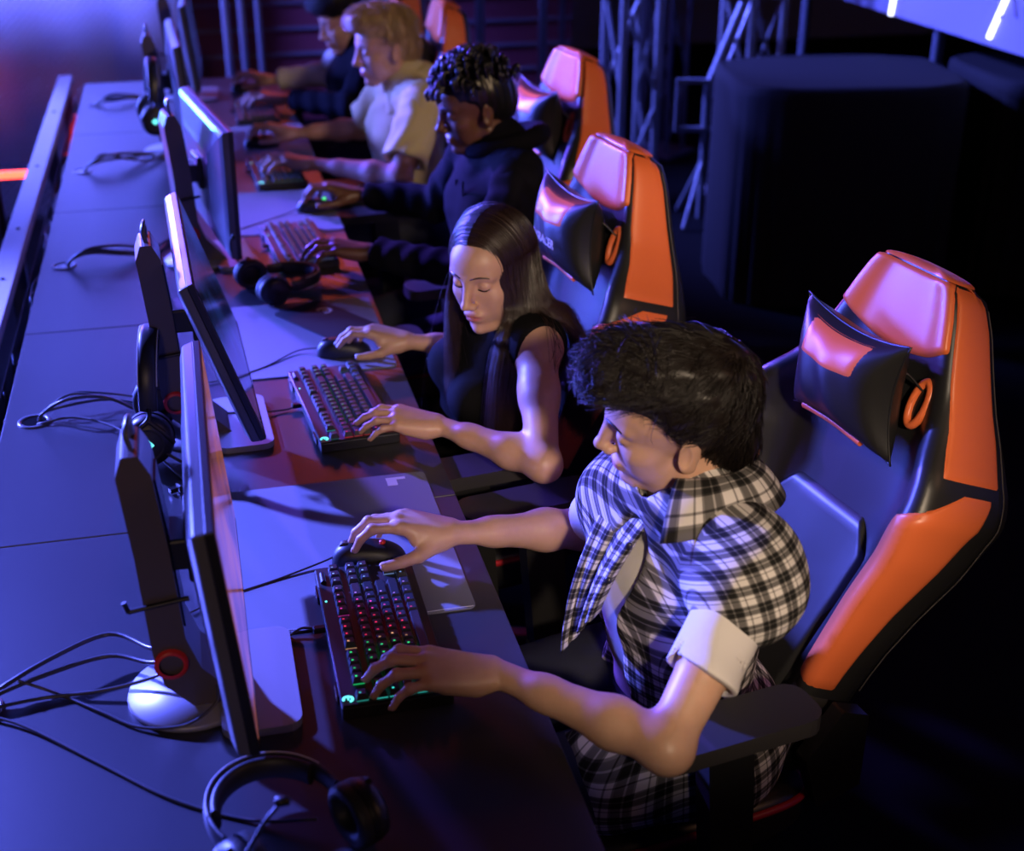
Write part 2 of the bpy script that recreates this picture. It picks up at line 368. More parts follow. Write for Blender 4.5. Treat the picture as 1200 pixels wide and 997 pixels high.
def make_keyboard(colfn, label, loc, rz, logo=True, group='keyboards along the desks'):
    t = thing('keyboard', label, 'keyboard', loc, rz, group)
    Wd = 18.25*U
    c = obj('case', MB().box((0,0,.010),(.152,Wd+.014,.020)), 'black', t, bevel=.002)
    obj('top_plate', MB().box((-.001,0,.0206),(.146,Wd+.006,.0016)), 'keycap', t)
    for sy in (-.13,.12):
        f = obj('flip_foot', MB().box((-.077,sy,.010),(.004,.034,.013)), 'black', t)
        obj('foot_label', MB().box((-.0795,sy,.010),(.0008,.024,.008)).box((-.0801,sy+.003,.011),(.0004,.010,.003),mi=1), ['print','black'], f)
    obj('cable_plug', MB().box((-.084,0.03,.009),(.02,.012,.009)), 'black', t, bevel=.002)
    for (x,y,w) in LAY:
        k = bpy.data.objects.new('key', keymesh(w)); link(k,t)
        k.location = (-.047+x*U, -Wd/2+y*U, .0235); k.color = (*colfn(x, y, 18.25), 1)
    obj('media_wheel', MB().tube([(-.066,Wd/2-.04,.023),(-.066,Wd/2-.015,.023)],.0045,12), 'black', t)
    obj('indicator_light', MB().box((-.068,Wd/2-.09,.0218),(.003,.003,.001)), 'cyan', t)
    if logo:
        m = MB(); n=18
        m.tube([(-.066+.0062*math.cos(a), -Wd/2+.009+.0062*math.sin(a), .0222) for a in np.linspace(-1.2,3.4,n)], .0019, 6, flat=.4)
        m.box((-.0655,-Wd/2+.0105,.0222),(.0022,.006,.001))
        obj('logo_light', m, 'cyan', t)
    return t
def rnd(s=.5): return lambda: random.random()<s
def col1(x,y,w):
    s = y/w; d = random.uniform(.35,1.0)
    if s>.86: c=(.25,.45,1.0)
    elif s>.70: c=(.45,.22,1.0)
    elif s>.60: c=(.9,.05,.55)
    elif s>.40: c=(1.0,.03,.12)
    elif s>.36: c=(.8,.4,.2)
    elif s>.08: c=(.02,.9,.25)
    else: c=(.05,.8,.7)
    return tuple(q*d for q in c)
def col2(x,y,w):
    s=y/w; d = random.uniform(.1,.5)
    if x<1: c=(.05,.8,.9)
    elif s<.08: c=(1.6,.05,.1)
    elif s<.2: c=(.7,.05,.3)
    elif x<3: c=(.05,.9,.15)
    else: c=(.1,.35,.8)
    return tuple(q*d for q in c)
make_keyboard(col1, 'nearest black keyboard glowing red and green under the left hand of the person in plaid', (.190,1.613,DZ), 0)
make_keyboard(col2, 'black keyboard with blue lit keycaps under the long haired person\'s fingers', (.232,2.412,DZ), R(5))
make_keyboard(lambda x,y,w:(.12,.14,.3), 'blurred grey keyboard at the third seat, lit violet', (.244,3.455,DZ), R(5), False)
make_keyboard(lambda x,y,w:(.03,.08,.12), 'black keyboard under the blond person\'s left hand', (.245,4.23,DZ), R(3), True)
make_keyboard(lambda x,y,w:(.02,.03,.04), 'farthest black keyboard before the dark haired person at the back', (.24,5.12,DZ), R(0), False)
# ------------------------------------------------------------------ mousepads
M['darkpad']=mat('dark_mat_cloth',(.015,.013,.016),.7)
def rrect(x0,x1,y0,y1,r_=.012):
    pts=[]
    for (cx,cy,a0) in ((x1-r_,y1-r_,0),(x0+r_,y1-r_,90),(x0+r_,y0+r_,180),(x1-r_,y0+r_,270)):
        for k in range(5): a=R(a0+k*22.5); pts.append((cx+r_*math.cos(a),cy+r_*math.sin(a)))
    return pts
def make_pad(label, loc, dx, dy, rz, group='mousepads'):
    t = thing('mousepad', label, 'mousepad', loc, rz, group)
    obj('cloth', MB().prism(rrect(0,dx,0,dy),0,.003), 'pad', t, bevel=.0008)
    return t
p1 = make_pad('nearest dark mousepad under the mouse of the person in plaid, small white corner mark', (-.01,1.655,DZ), .355, .455, R(0))
obj('white_corner_mark', MB().box((.300,.438,.0032),(.035,.008,.0004)).box((.292,.424,.0032),(.018,.022,.0004)), 'print', p1)
obj('stitched_edge', MB().tube([(.004,.004,.0032),(.351,.004,.0032)],.0007,5), 'cyan_dim' if 'cyan_dim' in M else 'print', p1)
p2 = make_pad('second mousepad, bright blue lit, beside the long haired person\'s mouse', (.03,2.60,DZ), .345, .44, R(0))
p3 = make_pad('third mousepad, violet lit, beyond the third keyboard', (.085,3.60,DZ), .30, .43, R(0))
p4 = make_pad('far pale blue mousepad between the blond and the farthest person', (.09,4.42,DZ), .30, .50, R(0))
# loose mat with white round logo at third seat
p5 = make_pad('dark turned mat with white ring logo at the third seat', (.272,2.745,DZ+.0035), .135, .26, R(31), None)
m = MB(); m.tube([(.098+.016*math.cos(a), .19+.016*math.sin(a), .0034) for a in np.linspace(-2.2,2.4,22)], .0038, 6, flat=.12); m.box((.102,.19,.0034),(.016,.006,.0008))
obj('ring_logo', m, 'print', p5)
for c in p5.children:
    if c.name.startswith('cloth'): c.data.materials[0]=M['darkpad']
# ------------------------------------------------------------------ mice
def make_mouse(label, loc, rz, led=None):
    t = thing('computer_mouse', label, 'mouse', loc, rz, 'computer mice')
    def f(u,v):
        a = 2*math.pi*u; ph = v*math.pi/2; cx=math.cos(a); cy=math.sin(a)
        hx = .060*math.copysign(abs(cx)**.8,cx); hy=.031*math.copysign(abs(cy)**.85,cy)*(1-.12*math.cos(a)*0-.10*math.exp(-(cx*1.6)**2))
        s = math.cos(ph)**.55 if v<1 else 0
        return (hx*s, hy*s, .002+.037*math.sin(ph)*(1-.25*(cx*s+1)/2*1.0+.12*(1-cx*s)/2)*1.0)
    # x = -: front (buttons) because the user faces -x
    b = MB().grid(lambda u,v: (lambda p:(p[0],p[1],p[2]))(f(u,v)), 40, 14, closeu=True)
    b.lathe([(0,.001),(.03,.001)],n=24)
    obj('shell', b, 'black', t)
    obj('scroll_wheel', MB().tube([(-.038,-.004,.031),(-.038,.004,.031)],.009,16), 'grey', t)
    obj('button_seam', MB().tube(smooth_path([(-.058,0,.014),(-.05,0,.025),(-.03,0,.0325),(-.012,0,.036)],4),.0007,5), 'blackgloss', t)
    if led: obj('logo_light', MB().lathe([(0,.0385),(.005,.0385),(.005,.034)],(.022,0,0),n=12), led, t)
    return t
make_mouse('black mouse under the right hand of the person in plaid on the nearest pad', (.205,1.822,DZ+.003), R(-8), 'red')
make_mouse('black mouse with grey front under the long haired person\'s right hand', (.272,2.690,DZ+.003), R(-10))
make_mouse('black mouse with small green light in the dreadlocked person\'s right hand', (.33,3.79,DZ+.003), R(-5), 'green')
make_mouse('dark mouse gripped by the blond person\'s right hand', (.225,4.60,DZ+.003), R(-5))
make_mouse('mouse under the farthest person\'s right hand', (.225,5.52,DZ+.003), R(-5))
# ------------------------------------------------------------------ headsets
def make_headset(label, mx, group='gaming headsets'):
    t = thing('headset', label, 'headset'); t['group']=group; t.matrix_world = mx
    # local: band arc in the y-z plane, cups at y = +-.085, z=0, ears face inwards; height .19
    arc = [(0, .088*math.sin(a)*1.0, .075+.105*math.cos(a)) for a in np.linspace(-1.75,1.75,28)]
    obj('headband', MB().tube(arc,.017,12,flat=.35), 'leather', t)
    arc2 = [(0, .080*math.sin(a), .073+.094*math.cos(a)) for a in np.linspace(-1.2,1.2,20)]
    obj('band_cushion', MB().tube(arc2,.019,12,flat=.45), 'foam', t)
    st = MB()
    for s in (-1,1):
        st.tube([(s*.0165, (.0895)*math.sin(a), .075+.1065*math.cos(a)) for a in np.linspace(-1.3,1.3,26)],.0012,5)
    obj('stitching', st, 'print', t)
    for s in (-1,1):
        yk = MB().tube(smooth_path([(0,s*.088,.062),(0,s*.106,.045),(-.03,s*.110,.02),(-.043,s*.104,0)],4),.005,8).tube(smooth_path([(0,s*.106,.045),(.03,s*.110,.02),(.043,s*.104,0)],4),.005,8)
        obj('yoke', yk, 'darkmetal', t)
        cup = MB().lathe([(0,.024),(.026,.024),(.040,.018),(.044,.006),(.044,-.006),(.038,-.010),(0,-.010)],(0,s*.090,0),(R(-90*s),0,0),36,sy=1.12)
        c = obj('ear_cup', cup, 'black', t)
        obj('cup_ring', MB().lathe([(.024,.0245),(.028,.0255),(.031,.0235)],(0,s*.090,0),(R(-90*s),0,0),36,sy=1.12), 'darkmetal', c)
        obj('cup_badge', MB().box((0,s*.1150,0),(.014,.001,.014),(0,R(45),0)), 'cyan' if s<0 else 'darkmetal', c)
        obj('ear_cushion', MB().lathe([(.022,-.010),(.026,-.024),(.036,-.028),(.044,-.022),(.045,-.010)],(0,s*.090,0),(R(-90*s),0,0),36,sy=1.12), 'foam', t)
    obj('microphone_boom', MB().tube(smooth_path([(.03,-.108,-.02),(.07,-.105,-.045),(.115,-.08,-.055),(.13,-.06,-.055)],5),.0028,6).lathe([(0,-.01),(.006,-.008),(.007,.008),(0,.011)],(.134,-.052,-.055),(R(60),0,0),12), 'black', t)
    return t
def FL(loc, a):   # lying flat, band pointing away
    return Matrix.Translation(loc) @ Matrix.Rotation(R(a),4,'Z') @ Matrix(((0,1,0,0),(0,0,1,0),(1,0,0,0),(0,0,0,1)))
def HM(loc, rx, ry, rz): return Matrix.Translation(loc) @ Euler((R(rx),R(ry),R(rz)),'XYZ').to_matrix().to_4x4()
make_headset('big black headset lying at the bottom edge, cyan badge on its cup', FL((.040,1.178,.792), 25) @ Matrix.Scale(.86,4))
make_headset('black headset hanging on the stand of the second monitor', HM((-.128,2.34,.805), 0, 4, -4))
make_headset('black headset lying on the desk at the third seat', FL((.125,3.11,.788), -70) @ Matrix.Scale(.82,4))
make_headset('black headset hooked on the stand of the fourth monitor', HM((-.125,4.52,.90), 0, 5, 5))
# ------------------------------------------------------------------ grommets and cables
gy = [1.575,2.498,3.457,4.416,5.41]; GX=-.362
gl = ['round cable grommet in the nearest desk, left of its monitor','cable grommet feeding the thick loop of leads near the second monitor','cable grommet third from the camera','cable grommet fourth from the camera','farthest cable grommet near the wire fence']
for y,l in zip(gy,gl):
    g = thing('cable_grommet', l, 'cable grommet', (GX,y,DZ), 0, 'cable grommets')
    obj('rim', MB().lathe([(.024,.0005),(.025,.003),(.031,.003),(.032,.0)],n=32), 'monback', g)
    obj('opening', MB().lathe([(0,.0008),(.0245,.0008)],n=32), 'blackgloss', g)
def cable(pts, r_, label, name='monitor_cable', group='cables lying on the desks', m='cable'):
    o = obj(name, MB().tube(smooth_path(pts,7), r_, 8), m); return tag(o, label, 'cable', group)
Z=DZ+.004
def bundle(y0, y1, n, labels, r0=.0035):
    for k in range(n):
        h = .02+.035*random.random(); dy = random.uniform(-.05,.06)
        cable([(GX+.005,y0-.008+.004*k,DZ-.006),(GX+.02,y0-.002,Z+.012),(GX+.07,y0+.02*k-.02,Z+h*.8),(GX+.14,y0+dy*.6+.02,Z+h*.6),(GX+.22,(y0+y1)/2+dy,Z+.006),(-.09,y1+dy*.2,Z+.004*k),(-.045,y1,Z+.02)], r0-.0004*k, labels[k])
cable([(-.362,1.58,DZ-.006),(-.345,1.585,Z+.01),(-.27,1.625,Z+.028),(-.19,1.665,Z+.03),(-.13,1.60,Z+.04),(-.095,1.56,Z+.07)],.0036,'thick pale cable curving up to the nearest monitor stand, topmost')
cable([(-.365,1.57,DZ-.006),(-.35,1.575,Z+.01),(-.27,1.605,Z+.018),(-.19,1.625,Z+.02),(-.13,1.58,Z+.03),(-.09,1.55,Z+.06)],.0033,'second thick cable just below the topmost one at the nearest monitor')
cable([(-.36,1.56,DZ-.006),(-.345,1.56,Z+.004),(-.28,1.575,Z),(-.20,1.565,Z+.006),(-.13,1.56,Z+.02),(-.085,1.55,Z+.05)],.0026,'thin cable sagging below the two thick ones at nearest monitor')
cable([(-.31,1.595,Z+.02),(-.26,1.58,Z),(-.20,1.525,Z),(-.15,1.48,Z),(-.09,1.46,Z+.008),(-.05,1.48,Z+.02),(-.045,1.50,Z+.035)],.0022,'thin cable crossing the round base of the nearest monitor')
cable([(-.362,1.555,DZ-.006),(-.345,1.55,Z),(-.29,1.51,Z),(-.20,1.42,Z-.001),(-.11,1.33,Z-.001),(-.02,1.27,Z-.001),(.06,1.24,Z+.01)],.0022,'thin headset cable running to the bottom headset','headset_cable')
bundle(2.505,2.50,4,['thickest lead looping from second grommet behind the second monitor','second lead of the loop behind the second monitor','thin lead in the loop by the second monitor','thinnest lead from the second grommet'])
cable([(-.36,2.49,DZ-.006),(-.345,2.48,Z),(-.28,2.47,Z+.01),(-.20,2.40,Z+.01),(-.13,2.29,Z),(-.09,2.20,Z),(-.06,2.14,Z)],.0026,'lead trailing toward a small plug between first two monitors')
bundle(3.46,3.58,4,['thick lead from third grommet to third monitor','second lead from third grommet','thin lead from third grommet','thinnest lead from third grommet'],.004)
bundle(4.42,4.60,3,['thick pale lead at the fourth grommet','second lead at the fourth grommet','thin lead at the fourth grommet'],.005)
bundle(5.41,5.50,3,['thick pale lead at the farthest grommet','second lead at the farthest grommet','thin lead at the farthest grommet'],.006)
pg = thing('cable_plug', 'small black connector lying between the first two monitors', 'plug', (-.075,2.145,DZ))
obj('plug_body', MB().box((0,0,.008),(.035,.018,.014),(0,0,R(25))), 'black', pg, bevel=.002)
obj('plug_tip', MB().box((-.024,-.011,.008),(.014,.010,.008),(0,0,R(25))), 'darkmetal', pg)
cable([(.150,1.830,Z+.012),(.12,1.826,Z+.004),(.05,1.80,Z),(-.03,1.77,Z),(-.08,1.74,Z)],.0017,'thin mouse cable crossing the nearest mousepad','mouse_cable')
cable([(.217,2.710,Z+.012),(.17,2.72,Z+.004),(.10,2.66,Z),(.03,2.62,Z),(-.03,2.60,Z)],.0017,'thin mouse cable crossing the second mousepad','mouse_cable')
cable([(.28,3.79,Z+.010),(.22,3.76,Z),(.15,3.70,Z),(.10,3.66,Z)],.0017,'mouse cable on the third mousepad','mouse_cable')
cable([(.105,1.643,Z+.005),(.08,1.65,Z+.006),(.06,1.64,Z),(.05,1.60,Z+.001)],.002,'short cable from the nearest keyboard to its monitor','keyboard_cable')
cable([(.145,2.435,Z+.005),(.12,2.43,Z),(.06,2.42,Z+.006),(.02,2.42,Z+.01),(-.04,2.44,Z)],.002,'cable from second keyboard running under its monitor','keyboard_cable')
# ------------------------------------------------------------------ gaming chairs
# backrest local frame: x forward (towards the sitter), y side, z up from the seat
def hw(z):   # half width of the back at height z
    return interp([(0,.180),(.08,.190),(.2,.200),(.32,.222),(.42,.248),(.50,.258),(.55,.242),(.60,.205),(.66,.168),(.72,.142),(.77,.121),(.80,.106),(.815,.094),(.825,.078)], z)
def bol(z):  # how far the side bolsters stand forward
    return interp([(0,.02),(.15,.035),(.35,.055),(.48,.065),(.56,.050),(.62,.02),(.66,.008),(.83,.0)], z)
def thick(z): return interp([(0,.045),(.25,.055),(.42,.085),(.52,.115),(.60,.105),(.70,.08),(.77,.065),(.81,.05),(.825,.02)], z)
CS = {}
def section(z):
    k = round(z,4)
    if k in CS: return CS[k]
    w,b,t = hw(z),bol(z),thick(z)
    cur = interp([(0,.03),(.2,.01),(.4,.0),(.6,.01),(.83,.035)], z)   # lengthwise curve
    ctl = [(-.01,.03),(.0,.03),(.45*w,.03),(.62*w,.032+.15*b),(.78*w,.036+.72*b),(.90*w,.036+b),(.975*w,.03+.88*b),(w,.015+.45*b),(w*1.0,-.01),(w*.985,-t+.035),(.93*w,-t+.012),(.8*w,-t+.003),(.5*w,-t),(0,-t),(-.01,-t)]
    P = smooth_path([(x,y,0) for y,x in ctl],5)[5:-5]
    L = [0]
    for i in range(1,len(P)): L.append(L[-1]+(P[i]-P[i-1]).length)
    L = [q/L[-1] for q in L]
    CS[k] = (L,[p.x+cur for p in P],[p.y for p in P],w); return CS[k]
def back_pt(p, z, side, off=0):
    L,X,Y,w = section(z)
    x = float(np.interp(p,L,X)); y = float(np.interp(p,L,Y))
    if off:
        e=.01; x2=float(np.interp(min(p+e,1),L,X)); y2=float(np.interp(min(p+e,1),L,Y)); x1=float(np.interp(max(p-e,0),L,X)); y1=float(np.interp(max(p-e,0),L,Y))
        dx,dy = x2-x1,y2-y1; n=math.hypot(dx,dy) or 1; x += dy/n*off; y += -dx/n*off
    return (x, side*y, z)
def zs(a,b,n): return [lerp(a,b,i/(n-1)) for i in range(n)]
def patch(mb, p0, p1, za, zb, side, off, mi=0, nu=26, nv=30):
    """padded patch of upholstery; p0,p1 functions of z; edges sink into the shell"""
    def f(u,v):
        z = lerp(za,zb,v); a,b = p0(z),p1(z); p = lerp(a,b,u)
        e = min(1, min(u,1-u)*12, min(v,1-v)*14); e = math.sqrt(max(0,1-(1-e)**2))
        return back_pt(p,z,side,-.004+(off+.004)*e)
    def g(u,v): return f(u,v) if side>0 else f(1-u,v)
    mb.grid(g,nu,nv,mi)
def crosscurve(z):  # p at which the side face begins / front corner
    return None
def make_pillow(chair_mat=None, lettered=False):
    def P(u,v,s):
        u=2*u-1; v=2*v-1
        W_,H_,T_ = .132,.098,.060
        y = W_*u*(1-.17*(1-v*v)); z = H_*v*(1-.20*(1-u*u)); x = T_*max(0,(1-abs(u)**2.6)*(1-abs(v)**2.6))**.55
        x += .006*math.sin(9*u+3*v)*(1-u*u)*(1-v*v)*s*.4
        return (s*x, y, z)
    b = MB().grid(lambda u,v:P(u,v,1),33,27).grid(lambda u,v:P(1-u,v,-1),33,27)
    return b, P
def make_chair(label, loc, rz, recline, lettered=False, arm=True, group='orange and black gaming chairs', pillow_dz=0, pil=(.125,.625), seat_h=.41):
    t = thing('gaming_chair', label, 'chair', loc, rz, group)
    BK = Matrix.Translation((-.21,0,seat_h)) @ Matrix.Rotation(R(-recline),4,'Y')
    def part(name, mb, mats, **k):
        o = obj(name, mb, mats, t, **k); o.matrix_local = BK; return o
    # shell
    b = MB(); NZ=56; NP=40; Z_=zs(0,.825,NZ)
    for s in (1,-1):
        b.grid((lambda u,v,s=s: back_pt(u if s>0 else 1-u, lerp(0,.825,v), s)), NP, NZ)
    for s in (1,-1):   # close the crown and the foot
        for zz in (.825,0):
            c = [back_pt(i/20,zz,s) for i in range(21)]; b.add(c,[tuple(range(21))])
    part('backrest', b, 'leather')
    # orange wings: bolster front corner round to the side, z from .03 to the notch
    for s in (1,-1):
        w = MB(); patch(w, lambda z: interp([(.16,.31),(.3,.275),(.42,.27),(.48,.31),(.552,.50)],z), lambda z: interp([(.16,.49),(.4,.53),(.56,.58)],z), .16, .552, s, .004)
        part('side_wing', w, 'orange')
        w = MB(); patch(w, lambda z: .31, lambda z: .50, .03, .155, s, .004, nv=14)
        part('carbon_trim', w, 'carbon')
        h = MB(); patch(h, lambda z: interp([(.555,.41),(.60,.395),(.68,.375),(.80,.37),(.822,.37)],z), lambda z:.60, .556, .8215, s, .004)
        part('head_side', h, 'orange')
        st = MB().tube([back_pt(.61, z, s, .0035) for z in zs(.17,.80,50)], .0012, 5); part('seam_stitching', st, 'seam')
    # head pad across the front, from near corner to far corner
    def padfn(u,v):
        q = 2*u-1; s = 1 if q>=0 else -1; p = abs(q)*.368
        zlo = .690+.035*abs(q)**2.2; z = lerp(zlo,.8215,v)
        e = min(1,(1-abs(q))*12,min(v*9,(1-v)*14)); e=math.sqrt(max(0,1-(1-e)**2))
        return back_pt(p,z,s,-.004+.012*e)
    part('head_pad', MB().grid(padfn,60,26), 'orange')
    cap = MB()
    def capfn(u,v):
        a = 2*math.pi*u; c = math.cos(a)
        L,X,Y,w = section(.825); x0=float(np.interp(0,L,X)); 
        s = 1 if math.sin(a)>=0 else -1
        p = (u*2 if u<.5 else 2-2*u)
        q = back_pt(p,.822,s,.004); cx = sum(X)/len(X)
        k = math.cos(v*math.pi/2)
        return (lerp(cx,q[0],k), q[1]*k, .822+.012*math.sin(v*math.pi/2))
    cap.grid(capfn,60,8); part('crown', cap, 'orange')
    # centre insert, raised panel
    ci = MB()
    def cif(u,v):
        q=2*u-1; s=1 if q>=0 else -1; z=lerp(.05,.43,v)
        p=abs(q)*interp([(.05,.20),(.3,.225),(.37,.22),(.43,.13)],z)
        e=min(1,(1-abs(q))*10,v*12,(1-v)*12); e=math.sqrt(max(0,1-(1-e)**2))
        return back_pt(p,z,s,-.004+.014*e)
    ci.grid(cif,40,34); part('centre_panel', ci, 'leather')
    # belt holes with orange rims
    for s in (1,-1):
        c = Vector(back_pt(.235,.635,s,.003))
        ring = [(c.x+.003, c.y+.016*math.cos(a), c.z+.036*math.sin(a)) for a in np.linspace(0,2*math.pi,24,endpoint=False)]
        g = part('belt_slot', MB().add([(c.x+.002,y,z) for _,y,z in ring],[tuple(range(24))]), 'blackgloss')
        part('slot_rim', MB().tube(ring,.007,8,closed=True), 'orange')
    # strap over the top
    # pillow
    pb,PF = make_pillow()
    PM = BK @ Matrix.Translation((pil[0]-.02,0,pil[1]+pillow_dz)) @ Matrix.Rotation(R(recline*.8+2),4,'Y')
    p = obj('neck_pillow', pb, 'leather', t, subd=0); p.matrix_local = PM
    def pp(u,v): 
        q=lerp(.20,.80,u); w=lerp(.66,.965,v); x,y,z = PF(q,w,1); return (x+.0025*min(1,min(u,1-u)*12,min(v,1-v)*10)-.0006,y,z)
    o = obj('pillow_patch', MB().grid(pp,24,12), 'orange', p)
    o = obj('pillow_base_trim', MB().tube([PF(u,.03,1) for u in zs(.2,.8,14)],.007,8), 'orange', p)
    o = obj('piping', MB().tube([PF(u,0,1) for u in zs(0,1,20)]+[PF(1,v,1) for v in zs(0.04,1,16)]+[PF(1-u,1,1) for u in zs(.04,1,20)]+[PF(0,1-v,1) for v in zs(.04,.96,16)],.002,6,closed=True), 'leather', p)
    for s in (1,-1): part('strap', MB().tube(smooth_path([back_pt(.235,.655,s,.004),(.085,s*.088,.672),(.10,s*.08,.66)],4),.010,8,flat=.2), 'leather')
    if lettered:
        a = Vector(PF(.5,.42,1)); n=Vector((1,0,-.12)).normalized()
        mx = Matrix(((0,0,1,a.x+.0025),(1,0,0,a.y),(0,1,0,a.z),(0,0,0,1))) @ Matrix.Scale(1,4)
        text_mesh('DXRACER', .026, 'pillow_lettering', .0004, 'print', p, mx)
    # seat: cushion with side bolsters and red piping
    def seatf(u,v):
        a=2*math.pi*u; e=.42
        cx=math.copysign(abs(math.cos(a))**e,math.cos(a)); cy=math.copysign(abs(math.sin(a))**e,math.sin(a))
        ph=(v-.5)*math.pi; k=math.cos(ph)**.35 if abs(v-.5)<.499 else 0
        y=.255*cy*k; x=.24*cx*k
        z=.055*math.sin(ph); z+=.035*max(0,(abs(y)-.15)/.1)**1.2*(1 if v>.5 else 0)
        return (x+.02,y,seat_h-.03+z)
    obj('seat', MB().grid(seatf,56,22,closeu=True), 'leather', t)
    obj('seat_piping', MB().tube([ (lambda q:(q[0]*1.0,q[1]*1.0,q[2]))(seatf(i/56,.55)) for i in range(56)],.007,6,closed=True), 'redtrim', t)
    # arms
    for s in (1,-1):
        ap = rrect(-.14,.13,-.045,.045,.03)
        a = obj('arm_pad', MB().prism([(x+.06,y+s*.345) for x,y in ap],.690,.717), 'armpad', t, bevel=.008)
        obj('arm_post', MB().prism([(-.01,.40),(.06,.40),(.085,.690),(.01,.690)],s*.325-.02,s*.325+.02,'y').box((.03,s*.27,.40),(.07,.15,.02)), 'black', t, bevel=.004)
        obj('hinge_cover', MB().prism([(-.27,.42),(-.19,.40),(-.16,.50),(-.22,.58),(-.27,.56)],s*.235-.015,s*.235+.015,'y'), 'black', t, bevel=.004)
    # recline lever
    obj('recline_lever', MB().tube([(-.14,-.27,.44),(-.19,-.30,.52),(-.24,-.31,.60)],.010,8), 'black', t)
    # gas lift, star base, casters
    obj('gas_lift', MB().lathe([(.035,.11),(.035,.25),(.022,.25),(.022,.40)],n=20).box((0,0,.395),(.22,.22,.02)), 'darkmetal', t)
    for k in range(5):
        a = R(72*k+20); c,s_ = math.cos(a),math.sin(a); rot=Matrix.Rotation(a,3,'Z')
        b = MB(); pr=[(.03,.035,.105),(.30,.018,.075)]
        vs=[]
        for (x,w,z) in pr: vs += [rot@Vector((x,-w,z-.025)),rot@Vector((x,w,z-.025)),rot@Vector((x,w,z)),rot@Vector((x,-w,z))]
        b.add(vs,[(0,1,2,3),(4,7,6,5),(0,4,5,1),(1,5,6,2),(2,6,7,3),(3,7,4,0)])
        l = obj('base_leg', b, 'black', t, bevel=.004)
        ins=[rot@Vector(q) for q in ((.12,-.016,.0955),(.27,-.010,.0800),(.285,0,.0785),(.27,.010,.0800),(.12,.016,.0955))]
        obj('leg_inlay', MB().add([q+Vector((0,0,.0016)) for q in ins]+[q-Vector((0,0,.004)) for q in ins],[(0,1,2,3,4),(0,5,6,1),(1,6,7,2),(2,7,8,3),(3,8,9,4),(4,9,5,0)]), 'redtrim', l)
        w = MB()
        for q in (-.014,.014):
            cc = rot@Vector((.295,q,.030)); w.lathe([(0,-.008),(.022,-.008),(.030,-.004),(.030,.004),(.022,.008),(0,.008)],cc,(Matrix.Rotation(a,3,'Z')@Matrix.Rotation(R(90),3,'X')),20)
        obj('caster', w, 'black', t)
    return t
M['redtrim']=mat('red_trim',(.5,.015,.03),.45); M['armpad']=mat('arm_pad_rubber',(.03,.028,.03),.5)
W_ = math.pi
CH=[('nearest orange and black gaming chair, empty backrest right of the person in plaid',(.635,1.70,0),180+9,22,False),
    ('orange and black gaming chair behind the long haired person',(.445,2.53,0),180+8,18,True),
    ('third orange and black gaming chair, behind the dreadlocked person',(.63,3.55,0),180+8,19,False),
    ('fourth orange gaming chair, directly behind the blond person',(.48,4.55,0),180+0,16,False),
    ('farthest orange gaming chair top, at the upper frame edge',(.46,5.30,0),180+0,16,False)]
for l,loc,rz,rc,lt in CH: make_chair(l,loc,R(rz),rc,lt)
# ------------------------------------------------------------------ smooth solid modelling (distance fields turned into meshes)
f32 = np.float32
def V3(*a): return np.array(a if len(a)==3 else a[0], dtype=np.float64)
def nz(v): v=np.asarray(v,float); return v/(np.linalg.norm(v)+1e-12)
class RC:      # tapered capsule; flat=(axis, factor) squashes it along an axis
    def __init__(s,a,b,ra,rb,k=.012,op='u',flat=None,cut=None): s.a=V3(a);s.b=V3(b);s.ra=ra;s.rb=rb;s.k=k;s.op=op;s.flat=flat;s.cut=cut
    def box(s): r=max(s.ra,s.rb); return np.minimum(s.a,s.b)-r, np.maximum(s.a,s.b)+r
    def d(s,p):
        q=p-s.a.astype(f32); ba=(s.b-s.a).astype(f32)
        if s.flat is not None:
            n=nz(s.flat[0]).astype(f32); q=q+np.outer(q@n,n)*(1/s.flat[1]-1); ba=ba+n*(ba@n)*(1/s.flat[1]-1)
        t=np.clip((q@ba)/max(float(ba@ba),1e-12),0,1)
        return (np.sqrt(((q-t[:,None]*ba)**2).sum(1))-(s.ra+(s.rb-s.ra)*t)).astype(f32)
class EL:      # ellipsoid, rows of Rm are its axes
    def __init__(s,c,r,Rm=None,k=.012,op='u'): s.c=V3(c);s.r=V3(r);s.R=np.eye(3) if Rm is None else np.asarray(Rm,float);s.k=k;s.op=op
    def box(s): m=s.r.max(); return s.c-m,s.c+m
    def d(s,p):
        q=((p-s.c.astype(f32))@s.R.T.astype(f32)); k0=np.sqrt(((q/s.r.astype(f32))**2).sum(1))+1e-9; k1=np.sqrt(((q/(s.r**2).astype(f32))**2).sum(1))+1e-9
        return (k0*(k0-1)/k1).astype(f32)
class PL:      # half space: inside where (p-c).n < 0
    def __init__(s,c,n,k=.003,op='i'): s.c=V3(c);s.n=nz(n);s.k=k;s.op=op
    def box(s): return None
    def d(s,p): return ((p-s.c.astype(f32))@s.n.astype(f32)).astype(f32)
def smin(a,b,k): h=np.maximum(k-np.abs(a-b),0)/k; return np.minimum(a,b)-h*h*k*f32(.25)
def combine(v,d,pr):
    if v is None: return d
    if pr.op=='u': return smin(v,d,pr.k)
    if pr.op=='s': return -smin(-v,d,pr.k)
    return -smin(-v,-d,pr.k)
def field(prims,p,off=0):
    v=None
    for pr in prims: v=combine(v,pr.d(p),pr)
    return v-off
